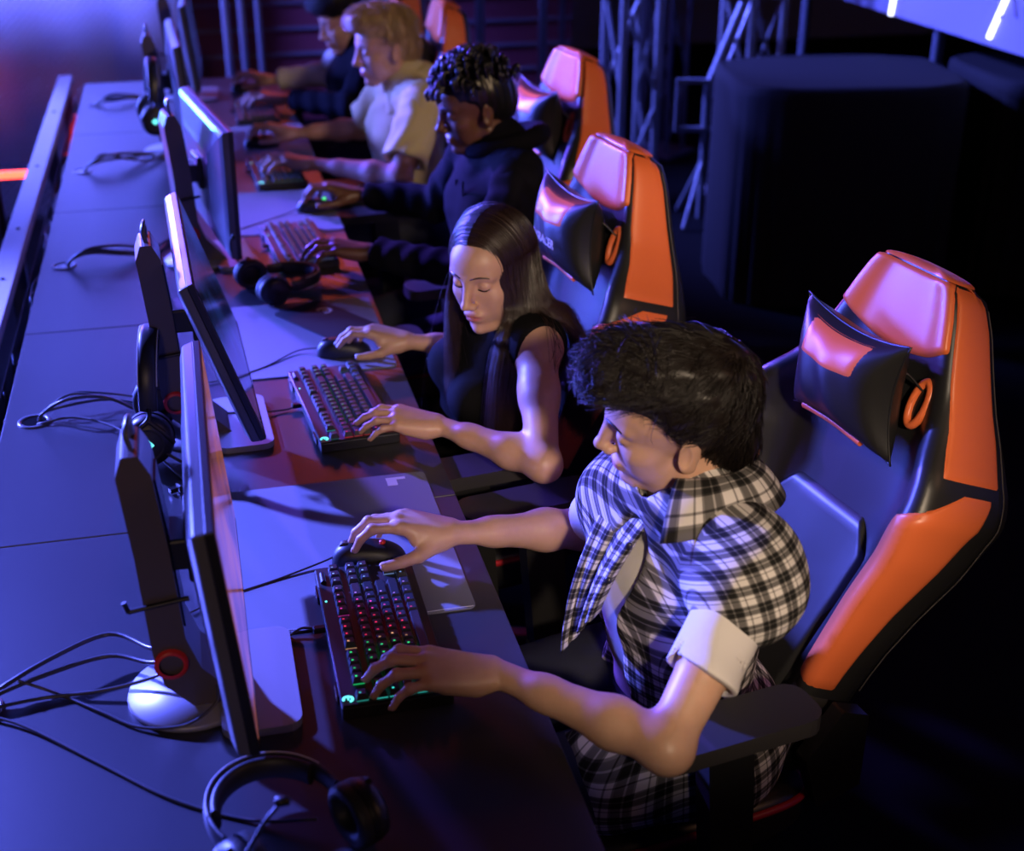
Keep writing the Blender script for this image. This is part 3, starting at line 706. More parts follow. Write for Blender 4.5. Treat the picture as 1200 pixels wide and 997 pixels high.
def mesh_field(prims,res,off=0,disp=None,keep=None,lo=None,hi=None):
    bs=[pr.box() for pr in prims if pr.op=='u' and pr.box() is not None]
    l=np.min([b[0] for b in bs],0)-off-3*res; h=np.max([b[1] for b in bs],0)+off+3*res
    if lo is not None: l=np.maximum(l,lo)
    if hi is not None: h=np.minimum(h,hi)
    B=8; nb=np.ceil((h-l)/res/B).astype(int)+1; n=nb*B
    V=np.full(tuple(n),1,f32)
    g=np.stack(np.meshgrid(*[np.arange(k) for k in nb],indexing='ij'),-1).reshape(-1,3)
    cen=(l+(g*B+B/2-.5)*res).astype(f32); half=B*res*.88
    dc=[pr.d(cen) for pr in prims]; v=None
    for pr,d_ in zip(prims,dc): v=combine(v,d_,pr)
    v=v-off; act=np.abs(v)<half*1.25+2*res+(.006 if disp else 0)
    V5=V.reshape(nb[0],B,nb[1],B,nb[2],B)
    sg=np.where(v<0,-1,1).astype(f32)
    V5[g[:,0],:,g[:,1],:,g[:,2],:]=sg[:,None,None,None]
    ga=g[act]; loc=np.stack(np.meshgrid(*[np.arange(B)]*3,indexing='ij'),-1).reshape(1,-1,3)
    P=((l+(ga[:,None,:]*B+loc)*res)).astype(f32); m=len(ga)
    val=None
    for pr,d_ in zip(prims,dc):
        da=d_[act]; 
        if val is None: val=pr.d(P.reshape(-1,3)).reshape(m,-1); continue
        if pr.op=='u': need=da-off < half*2.6+pr.k+abs(off)
        elif pr.op=='s': need=da < half*1.5+pr.k+.01
        else: need=da > -(half*1.5+pr.k+.01)
        if need.any():
            sub=pr.d(P[need].reshape(-1,3)).reshape(need.sum(),-1); val[need]=combine(val[need],sub,pr)
    val=val-off
    if disp is not None: val=val+disp(P.reshape(-1,3)).reshape(m,-1)
    V5[ga[:,0],:,ga[:,1],:,ga[:,2],:]=val.reshape(m,B,B,B)
    # surface nets
    ins=V<0; S=np.zeros(tuple(n-1),np.int8)
    cs=[(i,j,k) for i in (0,1) for j in (0,1) for k in (0,1)]
    def sl(i,j,k,A): return A[i:A.shape[0]-1+i, j:A.shape[1]-1+j, k:A.shape[2]-1+k]
    for c in cs: S+=sl(*c,ins)
    a=np.argwhere((S>0)&(S<8)); 
    idx=np.full(S.shape,-1,np.int32); idx[a[:,0],a[:,1],a[:,2]]=np.arange(len(a))
    acc=np.zeros((len(a),3)); cnt=np.zeros(len(a))
    cv={c:V[a[:,0]+c[0],a[:,1]+c[1],a[:,2]+c[2]] for c in cs}
    for c in cs:
        for ax in range(3):
            if c[ax]: continue
            e=list(c); e[ax]=1; e=tuple(e); va,vb=cv[c],cv[e]; x=(va<0)!=(vb<0)
            t=va[x]/(va[x]-vb[x]); pt=np.tile(np.array(c,float),(x.sum(),1)); pt[:,ax]+=t; acc[x]+=pt; cnt[x]+=1
    vs=l+(a+acc/cnt[:,None])*res
    F=[]
    for ax in range(3):
        s0=[slice(None)]*3; s1=[slice(None)]*3; s0[ax]=slice(0,-1); s1[ax]=slice(1,None)
        e=np.argwhere(ins[tuple(s0)]!=ins[tuple(s1)]); b,c=(ax+1)%3,(ax+2)%3
        e=e[(e[:,b]>0)&(e[:,c]>0)&(e[:,b]<S.shape[b])&(e[:,c]<S.shape[c])]
        q=[]
        for (db,dc_) in ((-1,-1),(0,-1),(0,0),(-1,0)):
            ee=e.copy(); ee[:,b]+=db; ee[:,c]+=dc_; q.append(idx[ee[:,0],ee[:,1],ee[:,2]])
        q=np.stack(q,1); fl=~ins[e[:,0],e[:,1],e[:,2]]; q[fl]=q[fl][:,::-1]; F.append(q)
    F=np.concatenate(F); F=F[(F>=0).all(1)]
    if keep is not None:
        c=vs[F].mean(1); F=F[keep(c)]
        u,inv=np.unique(F.ravel(),return_inverse=True); vs=vs[u]; F=inv.reshape(-1,4)
    return vs,F
def np_obj(name, vs, F, mats, parent=None, mi=None, attr=None, uv=None, smooth=True):
    me=bpy.data.meshes.new(name); F=np.asarray(F); nl=F.shape[1]
    me.vertices.add(len(vs)); me.vertices.foreach_set('co',np.asarray(vs,f32).ravel())
    me.loops.add(F.size); me.loops.foreach_set('vertex_index',F.ravel().astype(np.int32))
    me.polygons.add(len(F)); me.polygons.foreach_set('loop_start',np.arange(0,F.size,nl,dtype=np.int32))
    for k in (mats if isinstance(mats,(list,tuple)) else [mats]): me.materials.append(M[k] if isinstance(k,str) else k)
    if mi is not None: me.polygons.foreach_set('material_index',np.asarray(mi,np.int32))
    me.polygons.foreach_set('use_smooth',np.full(len(F),smooth))
    if attr is not None:
        for k,a in attr.items():
            at=me.attributes.new(k,'FLOAT','POINT'); at.data.foreach_set('value',np.asarray(a,f32))
    if uv is not None:
        l=me.uv_layers.new(name='UVMap'); l.data.foreach_set('uv',np.asarray(uv,f32)[F.ravel()].ravel())
    me.update(calc_edges=True); me.validate()
    o=bpy.data.objects.new(name,me); link(o,parent)
    if parent is not None: o.matrix_parent_inverse=Matrix.Translation(-parent.location)
    return o
def join_np(parts):
    vs=[];F=[];o=0
    for v,f in parts: vs.append(v);F.append(f+o);o+=len(v)
    return np.concatenate(vs),np.concatenate(F)
def strands(paths, radii, n=3):
    """paths (N,K,3) -> thin tapering tubes"""
    P=np.asarray(paths,float); N,K,_=P.shape
    T=np.gradient(P,axis=1); T/=np.linalg.norm(T,axis=2,keepdims=True)+1e-9
    ref=np.where(np.abs(T[...,2:3])>.9,np.array([1.,0,0]),np.array([0,0,1.])); A=np.cross(T,ref); A/=np.linalg.norm(A,axis=2,keepdims=True)+1e-9; Bn=np.cross(T,A)
    r=np.asarray(radii)[:,None,None] if np.ndim(radii)==1 else np.full((N,1,1),radii)
    tap=(1-.75*np.linspace(0,1,K)**2)[None,:,None]
    rings=[P+(A*math.cos(2*math.pi*j/n)+Bn*math.sin(2*math.pi*j/n))*r*tap for j in range(n)]
    vs=np.stack(rings,2).reshape(-1,3)
    b=(np.arange(N)*K*n)[:,None,None]+(np.arange(K-1)*n)[None,:,None]; j=np.arange(n)[None,None,:]; j2=(j+1)%n
    F=np.stack([b+j,b+j2,b+n+j2,b+n+j],-1).reshape(-1,4)
    return vs,F
# ------------------------------------------------------------------ bodies
def frame_from(F,U):
    F=nz(F); L=nz(np.cross(U,F)); U=np.cross(F,L); return np.array([F,L,U])
def head_prims(C,F,U,s=1.0,fem=False,neck=None):
    A=frame_from(F,U); C=V3(C)
    def T(x,y,z): return C+s*(A[0]*x+A[1]*y+A[2]*z)
    def E(c,r,k=.012,op='u',rot=None):
        Rm=A if rot is None else rot@A
        return EL(T(*c),V3(r)*s,Rm,k*s,op)
    def K(a,b,ra,rb,k=.012,op='u'): return RC(T(*a),T(*b),ra*s,rb*s,k*s,op)
    jw=.85 if fem else 1
    P=[E((-.008,0,.042),(.092,.073,.083)), E((.045,0,.045),(.049,.057,.050),.02), E((.040,0,-.010),(.050,.054 if fem else .055,.058),.02)]
    for y in (1,-1):
        P+=[K((.0,y*.050*jw,-.045),(.062,y*.020*jw,-.086),.016,.014,.02), E((.056,y*.041,-.012),(.022,.018,.016),.02), E((.045,y*.034,-.040),(.03,.021,.03),.02)]
    P+=[E((.074,0,-.087),(.017,.019*jw,.015),.014), E((.066,0,-.052),(.027,.031,.029),.014)]
    for y in (1,-1):
        P+=[K((.0845,y*.012,.033),(.070,y*.045,.034),.009 if not fem else .007,.007,.012)]
        P+=[E((.096,y*.031,.015),(.017,.018,.0115),.012,'s')]
        P+=[E((.0745,y*.031,.0145),(.0130,.0142,.0122),.004)]
        P+=[E((.0885,y*.031,.0060),(.0060,.0125,.0009),.002,'s')]
    P+=[K((.088,0,.026),(.108,0,-.019),.0085,.0088,.012), E((.1095,0,-.021),(.0105,.0095,.0088),.006)]
    for y in (1,-1): P+=[E((.099,y*.0115,-.026),(.0095,.0065,.0075),.007), E((.1035,y*.006,-.0335),(.005,.003,.004),.002,'s')]
    lz=1.25 if fem else 1
    P+=[E((.0900,0,-.0490),(.0085,.022,.0056*lz),.008), E((.0885,0,-.0600),(.0095,.0175,.0066*lz),.008), E((.1015,0,-.0545),(.0085,.021,.0010),.0025,'s'), E((.0975,0,-.0735),(.007,.017,.005),.008,'s')]
    for y in (1,-1):
        rot=np.array(Euler((0,R(-10),y*R(22))).to_matrix()).T
        P+=[E((-.006,y*.0765,.004),(.0175,.0055,.031),.005,'u',rot), E((.001,y*.0835,.006),(.0095,.005,.0185),.003,'s',rot), E((-.004,y*.074,-.020),(.009,.006,.010),.004)]
    if neck is not None:
        P+=[RC(T(-.022,0,-.035),V3(neck),(.046 if fem else .053)*s,(.049 if fem else .060)*s,.022)]
    return P,T,A
def snap(prims,pts,d,off=0.0,n=30):
    p=np.array(pts,float); d=nz(d)
    for _ in range(n):
        v=field(prims,p.astype(f32)); p=p+d*(v[:,None]*.8)
    return p-d*off
def hand_prims(W,X,N,side,curl,s=1.0,spread=1.0,thumb=(25,10),k=.006,elev=0):
    """W wrist; X to the fingers; N back of the hand; side=+1 thumb along cross(N,X)*side"""
    X=nz(X);N=nz(V3(N)-X*np.dot(N,X));Y=np.cross(N,X)*side; W=V3(W)
    def T(x,y,z): return W+s*(X*x+Y*y+N*z)
    P=[]; tips=[]
    base={'i':(.088,.026,.004,9),'m':(.092,.006,.006,1),'r':(.087,-.014,.003,-6),'p':(.078,-.031,-.002,-15)}
    ln={'i':(.044,.026,.022,.0092,.0074),'m':(.048,.030,.023,.0092,.0074),'r':(.044,.028,.022,.0088,.0070),'p':(.034,.020,.019,.0078,.0062)}
    # palm
    for f,(bx,by,bz,a) in base.items():
        P.append(RC(T(.004,by*.55,0),T(bx,by,bz),.0150,.0112,.012,flat=None))
    P.append(RC(T(.02,.016,-.010),T(.055,.030,-.010),.015,.011,.014)); P.append(RC(T(.02,-.020,-.008),T(.06,-.026,-.008),.015,.011,.012))
    for f in 'imrp':
        bx,by,bz,a=base[f]; l1,l2,l3,r1,r2=ln[f]; c=curl[f] if isinstance(curl,dict) else curl
        az=R(a*spread); el=0.0; p=T(bx,by,bz); pts=[p]
        for L_,cu in zip((l1,l2,l3),c):
            el+=R(cu); dr=X*math.cos(az)*math.cos(el)+Y*math.sin(az)*math.cos(el)-N*math.sin(el); p=p+dr*L_*s; pts.append(p)
        rs=[r1*1.04,r1*.93,r2*1.02,r2*.85]
        for q in range(3): P.append(RC(pts[q],pts[q+1],rs[q]*s,rs[q+1]*s,k if q==0 else .003))
        P.append(RC(pts[1],pts[1]+(pts[2]-pts[1])*.05,rs[1]*1.06*s,rs[1]*1.04*s,.004))
        tips.append((pts[-1],nz(pts[-1]-pts[-2]),rs[3]*s))
    t0=T(.018,.020,-.010); a1=R(thumb[0]); t1=t0+s*.044*(X*math.cos(a1+.25)+Y*math.sin(a1+.25)-N*.35); t2=t1+s*.034*nz(X*math.cos(a1-.05)+Y*math.sin(a1-.05)-N*.30); t3=t2+s*.026*nz(X*math.cos(R(thumb[1]))+Y*math.sin(R(thumb[1]))-N*.25)
    P+=[RC(t0,t1,.0165*s,.0118*s,.012),RC(t1,t2,.0112*s,.0098*s,.004),RC(t2,t3,.0100*s,.0082*s,.003)]
    tips.append((t3,nz(t3-t2),.0085*s))
    return P,tips
def limb_arm(sh,el,wr,s=1.0,m=1.0,hx=None):
    sh,el,wr=V3(sh),V3(el),V3(wr); ax=nz(wr-el); side=nz(np.cross(ax,[0,0,1])); mid=el+(wr-el)*.3
    return [RC(sh,sh+(el-sh)*.45,.052*s*m,.045*s*m,.02),RC(sh+(el-sh)*.4,el,.045*s*m,.036*s*m,.02),EL(el+nz(el-sh)*.006-ax*.006,V3(.034,.034,.034)*s*m,None,.02),
            RC(el,mid,.036*s*m,.0385*s*m,.02),RC(mid,el+(wr-el)*.72,.0385*s*m,.028*s*m,.02),RC(el+(wr-el)*.7,wr+ax*.012,.0285*s*m,.0255*s*m,.02,flat=([0,0,1],.80))]
def torso_prims(pel,nk,shL,shR,s=1.0,fem=False,bend=.0):
    pel,nk,shL,shR=map(V3,(pel,nk,shL,shR)); mid=(shL+shR)/2
    up=nz(mid-pel); L=nz((shL-shR)-up*np.dot(shL-shR,up)); F=np.cross(L,up); A=np.array([F,L,up]); Lg=np.linalg.norm(mid-pel)
    def T(f,l,u): return pel+F*f*s+L*l*s+up*u
    hb=-bend
    P=[EL(T(0,0,.0),V3(.125,.172 if not fem else .175,.11)*s,A,.05), EL(T(hb*.6,0,Lg*.33),V3(.098,.135 if not fem else .115,.13)*s,A,.06),
       EL(T(hb*.8+.0,0,Lg*.66),V3(.115 if not fem else .095,.160 if not fem else .135,.155)*s,A,.06), EL(T(-.015,0,Lg*.9),V3(.085,.150 if not fem else .125,.075)*s,A,.05)]
    for sh in (shL,shR):
        P.append(RC(mid+up*.01*s-F*.01+(sh-mid)*.25,sh,.055*s,.052*s,.035))
        P.append(RC(nk+(sh-nk)*.1-up*.01,sh+up*.004,.036*s,.040*s,.04))
    if fem:
        for y in (1,-1): P.append(EL(T(.078,y*.062,Lg*.66),V3(.05,.055,.055)*s,A,.03))
    else:
        for y in (1,-1): P.append(EL(T(.06,y*.065,Lg*.74),V3(.055,.075,.06)*s,A,.04))
    return P,T,A,Lg
def legs_prims(hipL,hipR,knL,knR,anL,anR,s=1.0):
    P=[]
    for h,k,a in ((hipL,knL,anL),(hipR,knR,anR)):
        P+=[RC(h,k,.085*s,.058*s,.03),EL(k,V3(.06,.058,.06)*s,None,.03),RC(k,a,.056*s,.038*s,.02)]
    return P
def shoe_prims(an,F=(-1,0,0)):
    an=V3(an);F=V3(F); s=an*[1,1,0]+V3(0,0,.035)
    return [RC(s-F*.05,s+F*.14,.036,.034,.02),RC(s-F*.02,s-F*.03+V3(0,0,.05),.04,.038,.02)]
def wrinkle(amp,dirs,seed=0):
    rg=np.random.default_rng(seed); D=[(nz(d),w,rg.uniform(0,6.3)) for d,w in dirs]; Q=rg.normal(size=(3,3))*22; ph=rg.uniform(0,6.3,3)
    def f(p):
        w=sum(np.sin(p@Q[i].astype(f32)+f32(ph[i])) for i in range(3))*f32(.9); o=0
        for d,k,a in D: o=o+np.sin(p@d.astype(f32)*f32(k)+w+f32(a))
        return (o*f32(amp/len(D))).astype(f32)
    return f
# skin with warmer lips and darker brows carried by the mesh itself
def skinmat(name,col,lip,rough=.42):
    m=mat(name,col,rough,spec=.45,sss=.12,bump=(420,.10,.0006)); nt=m.node_tree; b=nt.nodes['Principled BSDF']
    at=nt.nodes.new('ShaderNodeAttribute'); at.attribute_name='lip'; x=nt.nodes.new('ShaderNodeMix'); x.data_type='RGBA'
    n=nt.nodes.new('ShaderNodeTexNoise'); n.inputs['Scale'].default_value=45; y=nt.nodes.new('ShaderNodeMix'); y.data_type='RGBA'; y.inputs[6].default_value=(*[c*.88 for c in col],1); y.inputs[7].default_value=(*[min(1,c*1.1) for c in col],1)
    tc=nt.nodes.new('ShaderNodeTexCoord'); nt.links.new(tc.outputs['Object'],n.inputs['Vector']); nt.links.new(n.outputs['Fac'],y.inputs[0])
    nt.links.new(y.outputs[2],x.inputs[6]); x.inputs[7].default_value=(*lip,1); nt.links.new(at.outputs['Fac'],x.inputs[0]); nt.links.new(x.outputs[2],b.inputs['Base Color']); return m
M['skin_pale']=skinmat('skin_pale',(.56,.33,.23),(.48,.16,.14)); M['skin_dark']=skinmat('skin_dark',(.16,.075,.045),(.22,.08,.07),.38)
M['hair_dark']=mat('hair_dark_brown',(.009,.006,.005),.42,spec=.35); M['hair_brown']=mat('hair_brown',(.035,.017,.013),.33,spec=.7); M['hair_blond']=mat('hair_blond',(.42,.29,.15),.42,spec=.5); M['hair_black']=mat('hair_black',(.008,.008,.009),.35,spec=.6)
M['lash']=mat('dark_lashes',(.012,.009,.008),.5); M['nail']=mat('fingernail',(.62,.40,.34),.22); M['nail_light']=mat('pale_nail_polish',(.75,.70,.75),.12,coat=.6)
def eye_details(person,P,T,A,s,brow='hair_dark',fem=False):
    out=-A[0]; lv=[];bv=[]
    for y in (1,-1):
        q=np.linspace(-1,1,15); pts=np.array([T(.13,y*.031+y*.0128*t,.0088-.0030*(1-t*t)+.0012*t) for t in q]); pts=snap(P,pts,-A[0],.0005); lv.append(pts)
        q=np.linspace(0,1,15); pts=np.array([T(.13,y*(.012+.036*t),.0345+.0055*math.sin(t*2.3)-.004*t*t) for t in q]); pts=snap(P,pts,-A[0],.0008); bv.append(pts)
    for pts in lv:
        m=MB(); m.tube([tuple(p) for p in pts],[.0005+.0013*math.sin(math.pi*min(1,.15+.8*i/14)) for i in range(15)],6)
        np_obj('eyelashes',np.array(m.v),np.array([f for f in m.f if len(f)==4]),'lash',person)
    for pts in bv:
        m=MB(); m.tube([tuple(p) for p in pts],[(.0021 if not fem else .0019)*(.75+.5*math.sin(i/14*2.4))*(1-.5*(i/14)**3) for i in range(15)],6,flat=.8)
        np_obj('eyebrow',np.array(m.v),np.array([f for f in m.f if len(f)==4]),brow,person)
def build_body(person, head, body, hands, T, A, s, skin, hres, bres, neckcut, wrists):
    """one continuous body: fine head and hands, coarser trunk, cut at shared planes"""
    parts=[]; lips=[]
    nc,nn=neckcut; HC0=V3(T(0,0,.02))
    allp=body+head
    hv,hf=mesh_field(allp,hres,keep=lambda c:((c-nc)@nn>0)&(np.linalg.norm(c-HC0,axis=1)<.185), lo=V3(T(0,0,0))-.20, hi=V3(T(0,0,0))+.20)
    parts.append((hv,hf))
    def lipw(v):
        q=(v-T(.094,0,-.0545))@A.T/s; dz=q[:,2]; dy=q[:,1]; dx=q[:,0]
        w=1-np.sqrt((dy/.0235)**2+(dz/(.0108*(1-.25*np.abs(dy/.024))))**2); return np.clip(w*3,0,1)*(np.abs(dx)<.03)
    lips.append(lipw(hv))
    bp=body+head[:3]+[p for p in head if isinstance(p,RC) and p.ra>.04]+hands
    def kb(c):
        k=((c-nc)@nn<=bres)|(np.linalg.norm(c-HC0,axis=1)>.185-bres)
        for w,x in wrists: k&=~(((c-w)@x>bres)&(np.linalg.norm(c-w,axis=1)<.26))
        return k
    v,f=mesh_field(bp,bres,keep=kb); parts.append((v,f)); lips.append(np.zeros(len(v)))
    for w,x in wrists:
        v,f=mesh_field(bp,hres*1.15,keep=lambda c:((c-w)@x>0)&(np.linalg.norm(c-w,axis=1)<.26),lo=w-.25,hi=w+.25); parts.append((v,f)); lips.append(np.zeros(len(v)))
    v,f=join_np(parts)
    return np_obj('body',v,f,skin,person,attr={'lip':np.concatenate(lips)})
def nails(person,tips,N,mat_):
    m=MB()
    for p,d,r in tips:
        n=nz(V3(N)-d*np.dot(N,d)); c=p+d*r*.15+n*r*.80; l=np.cross(n,d)
        rot=Matrix((tuple(d),tuple(l),tuple(n))).transposed()
        m.lathe([(0,.0016),(.5,.0014),(.85,.0005),(1,-.0012)],tuple(c),rot@Matrix.Diagonal((r*.95,r*.68,1)),14)
    o=obj('fingernails',m,mat_,person); o.matrix_parent_inverse=Matrix.Translation(-person.location); return o
# ------------------------------------------------------------------ people
PI=math.pi
def ramp(nt,vec_out,axis_out,period,stops):
    mm=nt.nodes.new('ShaderNodeMath'); mm.operation='DIVIDE'; mm.inputs[1].default_value=period; nt.links.new(axis_out,mm.inputs[0])
    fr=nt.nodes.new('ShaderNodeMath'); fr.operation='FRACT'; nt.links.new(mm.outputs[0],fr.inputs[0])
    cr=nt.nodes.new('ShaderNodeValToRGB'); cr.color_ramp.interpolation='LINEAR'; e=cr.color_ramp.elements
    while len(e)>1: e.remove(e[0])
    e[0].position=stops[0][0]; e[0].color=(*[stops[0][1]]*3,1)
    for p,v in stops[1:]: q=e.new(p); q.color=(v,v,v,1)
    nt.links.new(fr.outputs[0],cr.inputs[0]); return cr.outputs[0]
def plaid():
    m=mat('plaid_cotton',(.7,.68,.66),.85,spec=.15); nt=m.node_tree; b=nt.nodes['Principled BSDF']
    uv=nt.nodes.new('ShaderNodeUVMap'); uv.uv_map='UVMap'; sp=nt.nodes.new('ShaderNodeSeparateXYZ'); nt.links.new(uv.outputs[0],sp.inputs[0])
    st=[(0,.95),(.20,.95),(.22,.35),(.25,.35),(.27,.95),(.40,.95),(.42,.30),(.45,.28),(.47,.12),(.66,.12),(.68,.55),(.71,.55),(.73,.12),(.86,.12),(.88,.30),(.91,.30),(.93,.95)]
    a=ramp(nt,None,sp.outputs[0],.036,st); c=ramp(nt,None,sp.outputs[1],.036,st)
    mx=nt.nodes.new('ShaderNodeMix'); mx.data_type='RGBA'; mx.inputs[0].default_value=.5; nt.links.new(a,mx.inputs[6]); nt.links.new(c,mx.inputs[7])
    ml=nt.nodes.new('ShaderNodeMix'); ml.data_type='RGBA'; ml.blend_type='MULTIPLY'; ml.inputs[0].default_value=1; nt.links.new(a,ml.inputs[6]); nt.links.new(c,ml.inputs[7])
    m2=nt.nodes.new('ShaderNodeMix'); m2.data_type='RGBA'; m2.inputs[0].default_value=.5; nt.links.new(mx.outputs[2],m2.inputs[6]); nt.links.new(ml.outputs[2],m2.inputs[7])
    gm=nt.nodes.new('ShaderNodeMix'); gm.data_type='RGBA'; gm.blend_type='MULTIPLY'; gm.inputs[0].default_value=1; gm.inputs[7].default_value=(.74,.70,.68,1)
    pw=nt.nodes.new('ShaderNodeGamma'); pw.inputs[1].default_value=1.55; nt.links.new(m2.outputs[2],pw.inputs[0]); nt.links.new(pw.outputs[0],gm.inputs[6])
    nt.links.new(gm.outputs[2],b.inputs['Base Color']); return m
M['plaid']=plaid()
M['white_cloth']=mat('white_cotton',(.66,.63,.62),.8,spec=.2,bump=(600,.15,.0008))
M['black_cloth']=mat('black_jersey',(.006,.006,.007),.85,spec=.08,bump=(500,.2,.001))
M['hood_cloth']=mat('black_hoodie_cloth',(.006,.006,.010),.85,spec=.06,bump=(300,.25,.001))
M['pale_shirt']=mat('pale_yellow_shirt',(.62,.55,.30),.8,spec=.2,bump=(400,.15,.0008))
M['denim']=mat('dark_trousers',(.02,.022,.04),.8,spec=.2,bump=(500,.2,.001)); M['shoe']=mat('dark_shoe',(.02,.02,.02),.5)
M['button']=mat('dark_button',(.02,.02,.03),.3)
def surf_strands(P, T, A, s, crown, mask, n, length, lift, noise, K=9, seed=0, flow=None, rad=.0007, off=.0, cull=lambda l:((l[:,0]>.050)&(l[:,2]<.080+.0*l[:,0])&(l[:,0]>.0))|((l[:,0]>.012)&(l[:,2]<.028))|((abs(l[:,0]+.003)<.022)&(l[:,2]<.020)&(abs(l[:,1])>.06))):
    """hair strands combed over a smooth mass: seeds on the mass, steps along the flow, projected back on it with growing lift"""
    rg=np.random.default_rng(seed); v,f=mesh_field(P,.004); loc=(v-T(0,0,0))@A.T/s; k=mask(loc); v=v[k]; loc=loc[k]
    i=rg.integers(0,len(v),n); p=v[i]+rg.normal(size=(n,3))*.001; ln=length*s*rg.uniform(.6,1.25,n)[:,None]; lf=lift*s*rg.uniform(0,1,n)[:,None]**1.5
    jit=rg.normal(size=(n,3))*noise; cl=np.floor(((p-T(0,0,0))@A.T/s)/.02); h=np.sin(cl@np.array([[12.9,78.2,37.7],[93.9,67.3,11.1],[45.1,23.7,91.7]]))*43758.5; h=(h-np.floor(h)-.5)*noise*2.2
    path=[p]; q=p.copy(); c=V3(T(*crown)); e=.0015
    for t in range(1,K):
        g=np.stack([field(P,(q+np.eye(3)[a]*e).astype(f32))-field(P,(q-np.eye(3)[a]*e).astype(f32)) for a in range(3)],1).astype(float); g/=np.linalg.norm(g,axis=1,keepdims=True)+1e-9
        d=(q-c)*1.0 if flow is None else flow((q-T(0,0,0))@A.T/s)@A
        d=d/np.linalg.norm(d,axis=1,keepdims=True)+jit+h; d-=g*(d*g).sum(1,keepdims=True); d/=np.linalg.norm(d,axis=1,keepdims=True)+1e-9
        q=q+d*ln/K; dist=field(P,q.astype(f32))[:,None]; q=q+g*(lf*(t/K)**1.3+off-dist)*.9; path.append(q.copy())
    pa=np.stack(path,1); ok=np.ones(n,bool)
    if cull is not None: ok=~cull(((pa-T(0,0,0))@A.T/s).reshape(-1,3)).reshape(n,K).any(1)
    return strands(pa[ok], (rad*rg.uniform(.7,1.3,n))[ok])
def base_person(label, loc):
    return thing('person', label, 'person', loc)
def lower_body(p, pel, L, F, knee_dx, s=1.0, mats='denim'):
    pel=V3(pel); hL=pel+L*.09; hR=pel-L*.09
    kL=V3(pel[0]-knee_dx,hL[1]-.04,.50); kR=V3(pel[0]-knee_dx,hR[1]+.03,.50); aL=kL+V3(.02,-.0,-.40); aR=kR+V3(.05,0,-.40)
    LG=legs_prims(hL,hR,kL,kR,aL,aR,s)
    v,f=mesh_field([EL(pel,V3(.125,.175,.11)*s,None,.04)]+LG,.007,off=.008,disp=wrinkle(.002,[((1,0,.4),60),((0,1,.5),45)],3)); np_obj('trousers',v,f,mats,p)
    for a in (aL,aR):
        v,f=mesh_field(shoe_prims(a),.006); np_obj('shoe',v,f,'shoe',p)
    return LG,hL,hR,kL,kR
